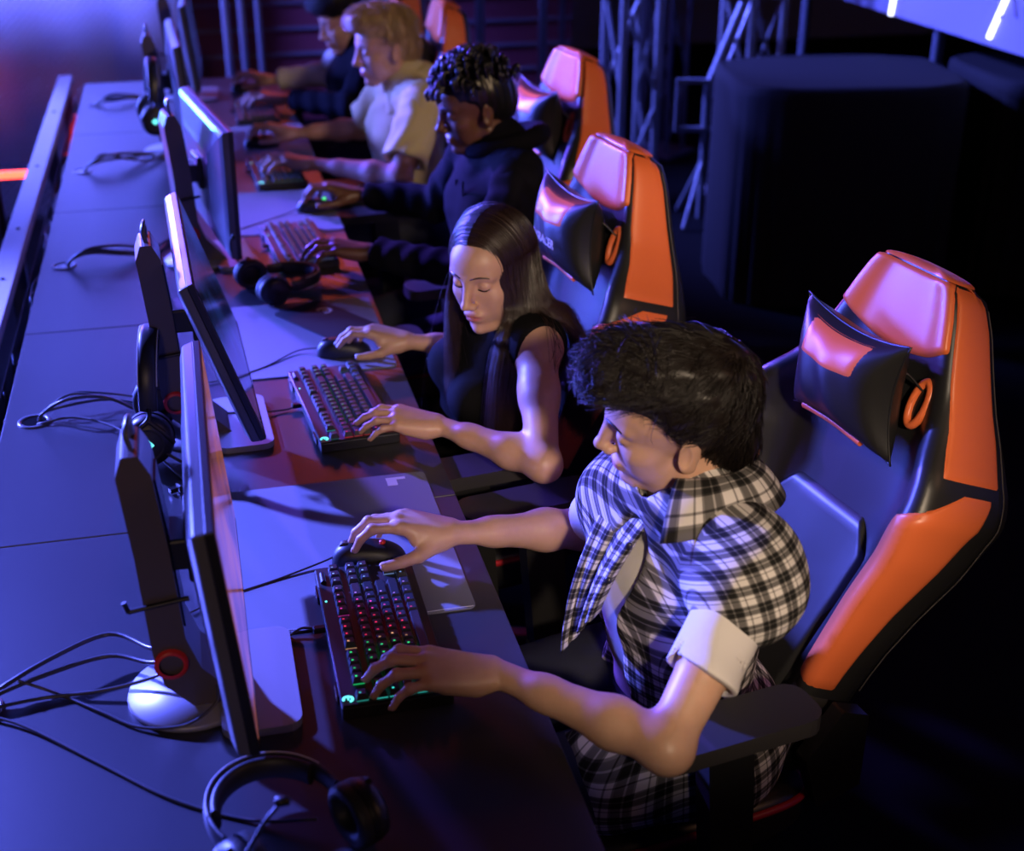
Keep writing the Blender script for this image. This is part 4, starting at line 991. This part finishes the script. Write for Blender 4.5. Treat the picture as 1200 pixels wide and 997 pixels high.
# ---- seat 1: the boy in the plaid shirt
def person_boy():
    pel=V3(.675,1.62,.54); nk=V3(.640,1.545,.980); shL=V3(.655,1.375,.925); shR=V3(.595,1.69,.895)
    elL=V3(.50,1.24,.79); wrL=V3(.327,1.425,.797); elR=V3(.565,1.84,.755); wrR=V3(.345,1.80,.800)
    p=base_person('person in open plaid shirt over a white t-shirt, nearest player',(.67,1.62,0))
    HC=V3(.612,1.552,1.085); HP,T,A=head_prims(HC,(-.955,.24,-.16),(-.06,-.27,.95),1.0,False,nk)
    tor,Tt,At,Lg=torso_prims(pel,nk,shL,shR,.87,bend=-.02)
    arms=limb_arm(shL,elL,wrL,.92,.90)+limb_arm(shR,elR,wrR,.92,.93)
    hX=nz(V3(.188,1.460,.792)-wrL); hx2=nz(V3(.185,1.835,.80)-wrR)
    cl={'i':(8,38,22),'m':(6,34,22),'r':(8,36,24),'p':(10,34,24)}
    H1,t1=hand_prims(wrL+hX*.012,hX+V3(0,0,.16),(.05,-.05,1),-1,cl,.96,1.1,(30,12))
    H2,t2=hand_prims(wrR+hx2*.01,hx2+V3(0,0,.26),(.05,.0,1),+1,{'i':(14,42,22),'m':(16,42,22),'r':(24,46,24),'p':(28,42,24)},.96,.8,(34,24))
    LG,hL,hR,kL,kR=lower_body(p,pel,At[1],At[0],.40)
    nn=nz(T(-.02,0,-.035)-nk); nc=T(-.022,0,-.115)
    build_body(p,HP,tor+LG[:2]+arms,H1+H2,T,A,1.0,'skin_pale',.0019,.0055,(nc,nn),[(wrL-hX*.03,hX),(wrR-hx2*.03,hx2)])
    eye_details(p,HP,T,A,1.0); nails(p,t1,(.05,0,1),'nail'); nails(p,t2,(.05,0,1),'nail')
    # t-shirt: trunk and two loose sleeves
    par=[]
    ts=tor+[RC(T(-.03,0,-.13),nk-At[2]*.02,.05,.068,.03)]
    sub=[RC(T(.01,0,-.08),nk+At[0]*.035+At[2]*.01,.052,.058,.004,'s')]
    par.append(mesh_field(ts+sub,.0045,off=.004,disp=wrinkle(.0015,[((1,0,.4),70),((.2,1,.5),55)],1)))
    for sh,el in ((shL,elL),(shR,elR)):
        d=nz(el-sh); ln=np.linalg.norm(el-sh)*.60; out=nz(np.cross(d,[0,0,1]))
        sl=[RC(sh-d*.02,sh+d*(ln+.05),.050,.0535,.01,flat=(V3(0,0,1)-d*d[2],.95)),PL(sh+d*ln,d,.002),RC(sh+d*(ln-.03),sh+d*(ln+.09),.041,.0465,.004,'s',flat=(V3(0,0,1)-d*d[2],.95))]
        par.append(mesh_field(sl,.003,disp=wrinkle(.0042,[(d*.5+out,75),(d-out*.6,55)],5)))
    v,f=join_np(par); np_obj('white_t_shirt',v,f,'white_cloth',p)
    # open plaid shirt without sleeves
    vest=list(tor)+[EL(Tt(.0,0,-.03),V3(.132,.172,.12),At,.05)]
    for sh,el in ((shL,elL),(shR,elR)):
        d=nz(el-sh); vest.append(RC(sh-d*.03,sh+d*.03,.047,.046,.05)); vest.append(RC(nk-V3(0,0,.02),sh-V3(0,0,.005),.056,.044,.05))
    for h,k in ((hL,kL),): vest.append(RC(h+V3(0,0,.01),h+(k-h)*.42,.088,.082,.05))
    for sh,el in ((shL,elL),(shR,elR)):
        d=nz(el-sh); vest.append(RC(sh+d*.135,el+d*.02,.083,.085,.006,'s'))
    vest+=[RC(Tt(.115,-.025,Lg*1.06),Tt(.150,-.035,Lg*.55),.060,.074,.006,'s'),RC(Tt(.150,-.035,Lg*.55),Tt(.21,-.04,-.08),.074,.11,.006,'s'),
           RC(T(.02,0,-.07),nk+At[0]*.02,.062,.070,.006,'s')]
    wr=wrinkle(.0045,[((.5,.3,1),48),((1,.2,-.6),36),((0,1,.4),40)],7)
    v,f=mesh_field(vest,.0038,off=.014,disp=wr)
    q=(v-pel)@At.T; r=np.hypot(q[:,0],q[:,1]); an=np.arctan2(q[:,1],q[:,0]); top=np.clip((q[:,2]-.68*Lg)/(.25*Lg),0,1)
    uvv=np.stack([an*.150*(1-top)+ (q[:,0]*1.0+.0)*top +q[:,1]*0, q[:,2]-1.0*np.clip(r-.11,0,1)*top],1)
    np_obj('plaid_shirt',v,f,'plaid',p,uv=uvv)
    # hanging far front of the shirt
    tl,tr_,bl,br=V3(.545,1.648,.925),V3(.585,1.525,.965),V3(.470,1.566,.722),V3(.500,1.505,.822)
    nu,nv=44,50; vs=[];uvs=[]
    for i in range(nu):
        for j in range(nv):
            a,b=i/(nu-1),j/(nv-1); L0=tl*(1-b)+bl*b; R0=tr_*(1-b)+br*b; c=L0*(1-a)+R0*a
            n_=V3(-.55,-.75,.2); fold=(.012*math.sin(a*9+b*2.0)+.006*math.sin(a*21+b*3))*(.35+b)
            c=c+n_*fold+V3(-.022,-.01,0)*math.sin(b*PI*.8); vs.append(c); uvs.append((a*.17+b*.03,-b*.26+a*.05))
    F_=[(i*nv+j,(i+1)*nv+j,(i+1)*nv+j+1,i*nv+j+1) for i in range(nu-1) for j in range(nv-1)]
    fo=np_obj('shirt_front_flap',np.array(vs),F_,'plaid',p,uv=np.array(uvs)); sm=fo.modifiers.new('solid','SOLIDIFY'); sm.thickness=.0022
    for b in (.30,.62): 
        c=vs[int((nu-4))*nv+int(b*nv)]; obj('shirt_button',MB().lathe([(0,.0022),(.005,.002),(.0055,0)],tuple(c+V3(-.004,-.0055,.002)),(R(75),0,R(-35)),14),'button',p).matrix_parent_inverse=Matrix.Translation(-p.location)
    # collar: stand and fold
    ax=nn; Fd=nz(At[0]-ax*(At[0]@ax)); Ld=np.cross(ax,Fd); nkc=nk+ax*.012
    nu,nv=72,14; vs=[];uvs=[]
    for i in range(nu):
        th=lerp(R(44),R(292),i/(nu-1)); dd=Fd*math.cos(th)+Ld*math.sin(th); fr=max(0,math.cos(th))
        for j in range(nv):
            b=j/(nv-1)
            if b<.35: w=b/.35; r=.064+.007*w; h=-.022+.056*w
            else: w=(b-.35)/.65; r=.071+(.050+.016*fr)*w; h=.034+.012*math.sin(w*PI)-(.052+.026*fr)*w
            vs.append(nkc+dd*r*(1.0+.10*abs(math.sin(th)))+ax*h+Fd*(.015*(b)*fr)); uvs.append((th*.075,b*.075+.02))
    F_=[(i*nv+j,(i+1)*nv+j,(i+1)*nv+j+1,i*nv+j+1) for i in range(nu-1) for j in range(nv-1)]
    co=np_obj('shirt_collar',np.array(vs),F_,'plaid',p,uv=np.array(uvs)); sm=co.modifiers.new('solid','SOLIDIFY'); sm.thickness=.003; sm.offset=1
    # hair: thick wavy quiff swept forward
    def E(c,r,k=.02,op='u'): return EL(T(*c),V3(r),A,k,op)
    HM_=[E((-.018,0,.052),(.100,.081,.091)),E((.040,0,.108),(.064,.060,.042),.03),E((.082,.008,.114),(.034,.046,.028),.02),E((-.060,0,-.036),(.050,.058,.070),.03),
         E((.128,0,.010),(.090,.13,.086),.012,'s')]
    for y in (1,-1): HM_+=[E((.050,y*.085,-.005),(.050,.045,.075),.012,'s'),E((-.003,y*.095,-.018),(.030,.03,.046),.010,'s')]
    v,f=mesh_field(HM_,.003,disp=wrinkle(.0035,[((1,.3,.2),150),((.2,1,.3),130),((.1,.3,1),170)],4)); hr=np_obj('hair',v,f,'hair_dark',p)
    msk=lambda l:(l[:,2]>-.11)
    a1=surf_strands(HM_,T,A,1,(-.085,.0,.105),msk,6500,.085,.012,.22,seed=1,rad=.0008)
    a2=surf_strands(HM_,T,A,1,(-.085,0,.105),lambda l:(l[:,0]>.01)&(l[:,2]>.085),3000,.080,.032,.34,seed=2,rad=.0007)
    v,f=join_np([a1,a2]); hs=np_obj('hair_strands',v,f,'hair_dark',p); hs.parent=hr
    return p
# ---- seat 2: long haired girl
def person_girl():
    pel=V3(.525,2.50,.52); nk=V3(.582,2.375,.975); shL=V3(.588,2.235,.925); shR=V3(.535,2.53,.93)
    elL=V3(.548,2.03,.785); wrL=V3(.397,2.205,.793); elR=V3(.62,2.66,.74); wrR=V3(.408,2.620,.798); s=.93
    p=base_person('person with very long dark brown hair and black sleeveless top, second from the camera',(.52,2.5,0))
    HC=V3(.530,2.340,1.040); HP,T,A=head_prims(HC,(-.72,-.69,-.20),(-.16,-.10,.98),s,True,nk)
    tor,Tt,At,Lg=torso_prims(pel,nk,shL,shR,.90,True,bend=.0)
    arms=limb_arm(shL,elL,wrL,.90,.88)+limb_arm(shR,elR,wrR,.90,.88)
    hX=nz(V3(.277,2.252,.79)-wrL); hx2=nz(V3(.268,2.665,.795)-wrR)
    H1,t1=hand_prims(wrL+hX*.010,hX+V3(0,0,.20),(.08,-.12,1),-1,{'i':(14,26,14),'m':(14,24,14),'r':(16,26,16),'p':(18,26,16)},.86,.9,(26,8))
    H2,t2=hand_prims(wrR+hx2*.01,hx2+V3(0,0,.30),(.05,.0,1),+1,{'i':(16,34,16),'m':(18,34,18),'r':(26,40,20),'p':(30,38,20)},.86,.8,(34,24))
    LG,hL,hR,kL,kR=lower_body(p,pel,At[1],At[0],.36,.92)
    nn=nz(T(-.02,0,-.035)-nk); nc=T(-.022,0,-.095)
    build_body(p,HP,tor+LG[:2]+arms,H1+H2,T,A,s,'skin_pale',.0019,.0052,(nc,nn),[(wrL-hX*.03,hX),(wrR-hx2*.03,hx2)])
    eye_details(p,HP,T,A,s,'hair_brown',True); nails(p,t1,(.05,-.1,1),'nail'); nails(p,t2,(.05,0,1),'nail_light')
    top=list(tor)+[RC(T(-.022,0,-.085),nk,.046*s,.056*s,.02)]
    cut=[]
    for sh,el in ((shL,elL),(shR,elR)):
        d=nz(el-sh); o_=nz(sh-(shL+shR)/2); cut.append(EL(sh+o_*.045+d*.02-V3(0,0,.0),(.062,.062,.085),None,.006,'s'))
    v,f=mesh_field(top+cut,.0045,off=.007,disp=wrinkle(.002,[((1,0,.4),60),((.2,1,.5),45)],2)); np_obj('black_sleeveless_top',v,f,'black_cloth',p)
    # hair
    rg=np.random.default_rng(5)
    def ell(x0,phi,side,off,u):
        xn=np.clip((x0+.008)/.100,-.98,.98); k=math.sqrt(1-xn*xn)
        return V3(x0-.012*math.sin(phi)*(1-u), side*(.080+off)*math.sin(phi)*k, .040+(.090+off)*math.cos(phi)*k)
    def guide(side,u,off,wob):
        x0=lerp(.070,-.094,u); pts=[]
        for ph in (0.02,.35,.7,1.05,1.35,1.6): 
            q=ell(x0,ph,side,off,u); pts.append(T(*q))
        l=pts[-1]; dn=V3(0,0,-1); o_=A[1]*side
        if side>0:   # her left: front locks before the shoulder, the rest over and behind it
            if u<.50: w=u/.50; tgt=[V3(.535+.060*w,2.262-.012*w,.985),V3(.515+.065*w,2.242-.018*w,.93),V3(.505+.060*w,2.232-.01*w,.86),V3(.50+.058*w,2.226,.745)]
            else: w=(u-.50)/.50; tgt=[V3(.600+.030*w,2.250+.06*w,.995),V3(.650+.020*w,2.235+.09*w,.96),V3(.690+.01*w,2.24+.12*w,.87),V3(.688,2.23+.14*w,.72)]
        else:
            if u<.65: w=u/.65; tgt=[V3(.452+.045*w,2.385+.045*w,.985),V3(.452+.045*w,2.385+.055*w,.92),V3(.455+.04*w,2.380+.065*w,.85),V3(.462+.035*w,2.375+.07*w,.76)]
            else: w=(u-.65)/.35; tgt=[V3(.58+.02*w,2.43-.03*w,.99),V3(.64+.01*w,2.45-.05*w,.95),V3(.68,2.45-.05*w,.87),V3(.68,2.44-.04*w,.77)]
        pts+= [t+wob*(.4+.35*i) + o_*off*.5 for i,t in enumerate(tgt)]
        return pts
    def cat(G,K=34):
        out=[]
        for g in G:
            P_=np.array(g); P_=np.vstack([2*P_[0]-P_[1],P_,2*P_[-1]-P_[-2]]); n=len(P_)-3; tt=np.linspace(0,n-1e-6,K); i=tt.astype(int); t=(tt-i)[:,None]
            a,b,c,d=P_[i],P_[i+1],P_[i+2],P_[i+3]; out.append(.5*(2*b+(c-a)*t+(2*a-5*b+4*c-d)*t*t+(3*b-a-3*c+d)*t**3))
        return np.array(out)
    G=[]
    for side in (1,-1):
        for k in range(3600):
            u=rg.uniform(0,1); cl=math.floor(u*26); off=abs(rg.normal())*.0035+.0015*math.sin(cl*2.7)
            wob=rg.normal(size=3)*V3(.0065,.0065,.003)+V3(math.sin(cl*5.1),math.cos(cl*3.3),0)*.004
            G.append(guide(side,u,off,wob))
    v,f=strands(cat(G),.00062)
    sc_=[EL(T(-.008,0,.042),V3(.0945,.0760,.0855)*1.0*.945,A,.01),EL(T(-.03,0,.0),V3(.075,.074,.10)*.93,A,.03),EL(T(.118,0,-.01),V3(.085,.15,.098)*s,A,.006,'s'),EL(T(.0,0,-.13),V3(.12,.12,.055),A,.01,'s')]
    v2,f2=mesh_field(sc_,.003); hr=np_obj('hair',v2,f2,'hair_brown',p)
    hs=np_obj('long_hair_strands',v,f,'hair_brown',p); hs.parent=hr
    # loose locks: flyaways across the shoulder
    G=[]
    for k in range(16):
        b=V3(.600,2.262,.985)+rg.normal(size=3)*.006
        G.append([b,b+V3(.01,-.05,-.010),b+V3(.012,-.090,-.05)+rg.normal(size=3)*.006,b+V3(.0,-.10,-.12)+rg.normal(size=3)*.01,b+V3(-.0,-.09,-.20)+rg.normal(size=3)*.016])
    for k in range(90):
        side=rg.choice([1,-1]); g=guide(side,rg.uniform(0,1),rg.uniform(.006,.016),rg.normal(size=3)*V3(.018,.018,.008)); G.append(g[1:] if 0 else g)
    v,f=strands(cat([g for g in G if len(g)==5],20),.0004); v3,f3=strands(cat([g for g in G if len(g)!=5]),.0003); v,f=join_np([(v,f),(v3,f3)])
    fl=np_obj('loose_hairs',v,f,'hair_brown',p); fl.parent=hr
    return p
# ---- the other three
def person_side(label, loc, C, Fv, U, s, skin, pel, nk, shL, shR, elL, wrL, tipL, elR, wrR, tipR, top, topmat, hair, sleeve, collar=False, hood=False, rsleeve=None, hres=.0028, bres=.0065):
    p=base_person(label,loc); nk=V3(nk); wrL,wrR,elL,elR,shL,shR=map(V3,(wrL,wrR,elL,elR,shL,shR))
    HP,T,A=head_prims(V3(C),Fv,U,s,False,nk); tor,Tt,At,Lg=torso_prims(pel,nk,shL,shR,.93,bend=-.01)
    arms=limb_arm(shL,elL,wrL,.92)+limb_arm(shR,elR,wrR,.92)
    hX=nz(V3(tipL)-wrL); hx2=nz(V3(tipR)-wrR)
    H1,t1=hand_prims(wrL+hX*.012,hX+V3(0,0,.18),(.05,-.05,1),-1,{'i':(12,34,20),'m':(10,34,20),'r':(12,36,22),'p':(14,34,22)},.96,1.0,(30,12))
    H2,t2=hand_prims(wrR+hx2*.01,hx2+V3(0,0,.28),(.05,.0,1),+1,{'i':(18,42,22),'m':(20,42,22),'r':(26,44,24),'p':(30,42,24)},.96,.8,(34,24))
    lower_body(p,pel,At[1],At[0],.40)
    nn=nz(T(-.02,0,-.035)-nk); nc=T(-.022,0,-.11)
    build_body(p,HP,tor+arms,H1+H2,T,A,s,skin,hres,bres,(nc,nn),[(wrL-hX*.03,hX),(wrR-hx2*.03,hx2)])
    eye_details(p,HP,T,A,s,'hair_black' if skin=='skin_dark' else 'hair_brown'); nails(p,t1,(.05,0,1),'nail'); nails(p,t2,(.05,0,1),'nail')
    g=list(tor); wr=wrinkle(.004,[((.5,.3,1),45),((1,.2,-.6),38)],9); par=[]
    cut=[RC(T(.02,0,-.07),nk+At[0]*.02,.052,.058,.006,'s')]
    par.append(mesh_field(g+[RC(nk-V3(0,0,.02),nk+nn*.02,.068,.064,.03)]+cut,.006,off=.014,disp=wr))
    for sh,el,w in ((shL,elL,wrL),(shR,elR,wrR)):
        d=nz(el-sh); ln=np.linalg.norm(el-sh)
        if sleeve=='short': sl=[RC(sh-d*.02,sh+d*ln,.062,.072,.01),PL(sh+d*ln*.78,d,.002),RC(sh+d*(ln*.6),sh+d*(ln+.05),.052,.064,.004,'s')]
        else:
            e2=nz(w-el); sl=[RC(sh-d*.02,el,.064,.052,.02),RC(el,w-e2*.015,.052,.040,.02),PL(w-e2*.02,e2,.002)]
        par.append(mesh_field(sl,.005,disp=wrinkle(.0045,[(d,75),(nz(w-el),95)],5)))
    if rsleeve:
        q=par.pop(); np_obj('pale_sleeve',q[0],q[1],rsleeve,p)
    v,f=join_np(par); np_obj(top,v,f,topmat,p)
    ax=nn; Fd=nz(At[0]-ax*(At[0]@ax)); Ld=np.cross(ax,Fd)
    if collar:
        vs=[];nu,nv=60,10
        for i in range(nu):
            th=lerp(R(24),R(336),i/(nu-1)); dd=Fd*math.cos(th)+Ld*math.sin(th); fr=max(0,math.cos(th))
            for j in range(nv):
                b=j/(nv-1)
                if b<.35: w=b/.35; r=.066+.003*w; h=-.018+.050*w
                else: w=(b-.35)/.65; r=.069+(.036+.03*fr)*w; h=.032+.008*math.sin(w*PI)-(.045+.05*fr)*w
                vs.append(nk+ax*.012+dd*r+ax*h)
        F_=[(i*nv+j,(i+1)*nv+j,(i+1)*nv+j+1,i*nv+j+1) for i in range(nu-1) for j in range(nv-1)]
        co=np_obj('shirt_collar',np.array(vs),F_,topmat,p); sm=co.modifiers.new('solid','SOLIDIFY'); sm.thickness=.004
    if hood:
        ring=[nk+ax*(.018-.030*math.cos(t)*-1*.6)+(Fd*math.cos(t)*(.092)+Ld*math.sin(t)*.098)-Fd*.022 for t in np.linspace(0,2*PI,48,endpoint=False)]
        hd=MB().tube([tuple(q) for q in ring],.026,14,closed=True,flat=1.0); o=np_obj('hood',np.array(hd.v),np.array([q for q in hd.f if len(q)==4]),topmat,p)
        for y in (1,-1):
            c=nk+Fd*.125+Ld*.03*y-V3(0,0,.055); m=MB().tube([tuple(c+V3(0,0,.03)),tuple(c),tuple(c-V3(-.01,0,.09))],.0028,6); o=np_obj('drawstring',np.array(m.v),np.array([q for q in m.f if len(q)==4]),topmat,p)
            m=MB().tube([tuple(c-V3(-.01,0,.09)),tuple(c-V3(-.011,0,.103))],.004,8); np_obj('metal_aglet',np.array(m.v),np.array([q for q in m.f if len(q)==4]),'silver',p)
    def E(c,r,k=.02,op='u'): return EL(T(*c),V3(r)*s,A,k,op)
    if hair=='dreads':
        HM_=[E((-.012,0,.050),(.100,.081,.090)),E((-.055,0,.0),(.048,.062,.05),.03),E((.118,0,.0),(.075,.12,.070),.012,'s')]
        for y in (1,-1): HM_+=[E((.050,y*.085,-.005),(.045,.045,.055),.012,'s'),E((-.003,y*.095,-.018),(.026,.03,.032),.010,'s')]
        v,f=mesh_field(HM_,.004,disp=wrinkle(.002,[((1,.3,.2),300),((.2,1,.3),280)],4)); hr=np_obj('hair',v,f,'hair_black',p)
        rg=np.random.default_rng(3); m=MB()
        for k in range(120):
            a=rg.uniform(-PI,PI); e=rg.uniform(.15,1.45); r0=V3(-.01+.098*math.cos(a)*math.cos(e),.080*math.sin(a)*math.cos(e),.05+.088*math.sin(e))
            fw=V3(1,0,0)*.5+nz(r0-V3(-.04,0,.02)); fw=nz(fw); L_=(rg.uniform(.02,.045) if r0[0]>.03 else rg.uniform(.03,.055)) if r0[0]>0 or r0[2]>.09 else .025
            pts=[r0*.97,r0+fw*.016+V3(0,0,.006),r0+fw*.030+V3(0,0,-.002),r0+fw*.036+V3(0,0,-.35*L_),r0+fw*.034+V3(0,0,-.8*L_)]
            m.tube([tuple(T(*q)) for q in smooth_path([tuple(q) for q in pts],4)],[.0055*s*(1+.12*math.sin(i*2.1)) for i in range(17)],7)
        o=np_obj('twisted_locks',np.array(m.v),np.array([q for q in m.f if len(q)==4]),'hair_black',p); o.parent=hr
    else:
        hm='hair_blond' if hair=='blond' else 'hair_dark'
        HM_=[E((-.012,0,.050),(.098,.079,.088)),E((.040,0,.105),(.072,.064,.042),.03),E((.082,0,.104),(.034,.050,.030),.02),E((-.055,0,-.01),(.045,.060,.05),.03),E((.118,0,.005),(.085,.12,.066),.012,'s')]
        if hair=='curly': HM_.append(E((.03,0,.10),(.09,.085,.055),.02))
        for y in (1,-1): HM_+=[E((.050,y*.085,-.005),(.050,.045,.062),.012,'s'),E((-.003,y*.095,-.018),(.026,.03,.032),.010,'s')]
        v,f=mesh_field(HM_,.004,disp=wrinkle(.003,[((1,.3,.2),150),((.2,1,.3),130)],4)); hr=np_obj('hair',v,f,hm,p)
        v,f=surf_strands(HM_,T,A,s,(-.045,0,.165),lambda l:l[:,2]>-.07,2600,.055,.018 if hair=='blond' else .03,.35 if hair=='blond' else .8,seed=6,rad=.0011)
        o=np_obj('hair_strands',v,f,hm,p); o.parent=hr
    return p
person_boy(); person_girl()
person_side('person with short black dreadlocks and black hoodie, looking down, third from the camera',(.80,3.36,0),(.715,3.33,1.13),(-.96,-.05,-.24),(-.24,-.09,.96),1.0,'skin_dark',
  (.80,3.38,.55),(.775,3.325,1.02),(.775,3.15,.985),(.735,3.50,.97),(.66,2.99,.80),(.415,3.235,.80),(.27,3.27,.80),(.66,3.66,.79),(.455,3.765,.80),(.31,3.80,.80),'black_hoodie','hood_cloth','dreads','long',hood=True)
person_side('blond person in pale yellow short sleeved shirt, profile lit blue, fourth from the camera',(.70,4.28,0),(.62,4.22,1.13),(-.97,-.12,-.16),(-.17,-.10,.98),1.0,'skin_pale',
  (.70,4.28,.55),(.685,4.22,1.015),(.69,4.04,.985),(.655,4.40,.975),(.60,3.93,.80),(.365,4.14,.80),(.225,4.18,.80),(.56,4.50,.82),(.345,4.565,.80),(.20,4.60,.80),'pale_shirt','pale_shirt','blond','short',collar=True)
person_side('dark haired person in dark clothes at the far end of the row, pale sleeve',(.66,5.22,0),(.61,5.20,1.06),(-.95,-.15,-.28),(-.30,-.08,.95),1.0,'skin_pale',
  (.66,5.24,.55),(.67,5.20,.965),(.675,5.03,.93),(.64,5.38,.93),(.58,4.95,.80),(.36,5.12,.80),(.22,5.15,.80),(.55,5.46,.82),(.34,5.50,.80),(.20,5.53,.80),'dark_sweater','hood_cloth','curly','long',rsleeve='white_cloth')
# ------------------------------------------------------------------ lights
def area(name, loc, target, size, power, col, sizey=None):
    l = bpy.data.lights.new(name,'AREA'); l.energy=power; l.color=col; l.size=size
    if sizey: l.shape='RECTANGLE'; l.size_y=sizey
    o = bpy.data.objects.new(name,l); COL.objects.link(o); o.location=loc
    o.rotation_euler=(Vector(target)-Vector(loc)).to_track_quat('-Z','Y').to_euler(); return o
def spot(name, loc, target, power, col, angle, blend=.5, rad=.1):
    l = bpy.data.lights.new(name,'SPOT'); l.energy=power; l.color=col; l.spot_size=R(angle); l.spot_blend=blend; l.shadow_soft_size=rad
    o = bpy.data.objects.new(name,l); COL.objects.link(o); o.location=loc
    o.rotation_euler=(Vector(target)-Vector(loc)).to_track_quat('-Z','Y').to_euler(); return o
BL=(.12,.15,1.0)
spot('blue_desk_lamp', (-3.0,5.3,2.8), (-.62,2.35,.75), 9000, (.11,.135,1.0), 31, .95, .08)
spot('violet_stage_lamp', (-1.35,6.4,2.3), (.98,2.5,1.15), 2700, (.15,.08,1.0), 31, .6, .08)
spot('blue_far_lamp', (-2.4,6.2,2.3), (.3,4.6,.95), 1700, BL, 44, .7, .10)
a_=area('blue_stage_panel', (-3.4,6.3,1.45), (.6,2.6,.95), 2.2, 230, (.08,.12,1.0), 1.4); a_.data.spread=R(80)
spot('blue_truss_lamp', (-.3,7.3,2.8), (2.4,5.8,.9), 4500, BL, 40, .7, .2)
spot('blue_backdrop_lamp', (-.9,6.85,2.3), (-.55,7.6,.75), 2000, (.12,.14,1.0), 100, .9, .3)
spot('warm_face_lamp', (.24,-1.2,2.42), (.71,1.78,.95), 310, (1.0,.76,.54), 18.5, .5, .08)
spot('warm_back_lamp', (2.4,-.6,2.7), (.72,3.8,1.05), 230, (1.0,.70,.42), 20, .7, .15)
spot('warm_side_fill', (-.9,-1.3,2.0), (-.14,1.9,.95), 42, (1.0,.66,.5), 22, .8, .2)  # added fill with no fixture behind it, lifts the dark monitor columns
area('orange_fill_lamp', (2.8,-.6,3.0), (.9,3.2,.9), 1.0, 9, (1.0,.50,.30))
area('red_far_lamp', (.7,8.1,2.8), (.3,3.6,.8), .7, 14, (1.0,.12,.06))
spot('cyan_edge_lamp', (-1.3,6.1,1.2), (-.03,3.46,1.02), 60, (.2,1.0,.85), 13, .5, .12)
spot('pink_backdrop_lamp', (-1.7,6.9,.9), (-1.0,7.5,.1), 30, (1,.1,.3), 60, .8, .1)
w = bpy.data.worlds.new('world'); SC.world = w; w.use_nodes = True
w.node_tree.nodes['Background'].inputs[0].default_value=(.02,.03,.10,1); w.node_tree.nodes['Background'].inputs[1].default_value=.05
SC.view_settings.view_transform='Standard'; SC.view_settings.look='None'; SC.view_settings.gamma=1; SC.view_settings.exposure=0; SC.view_settings.use_curve_mapping=False
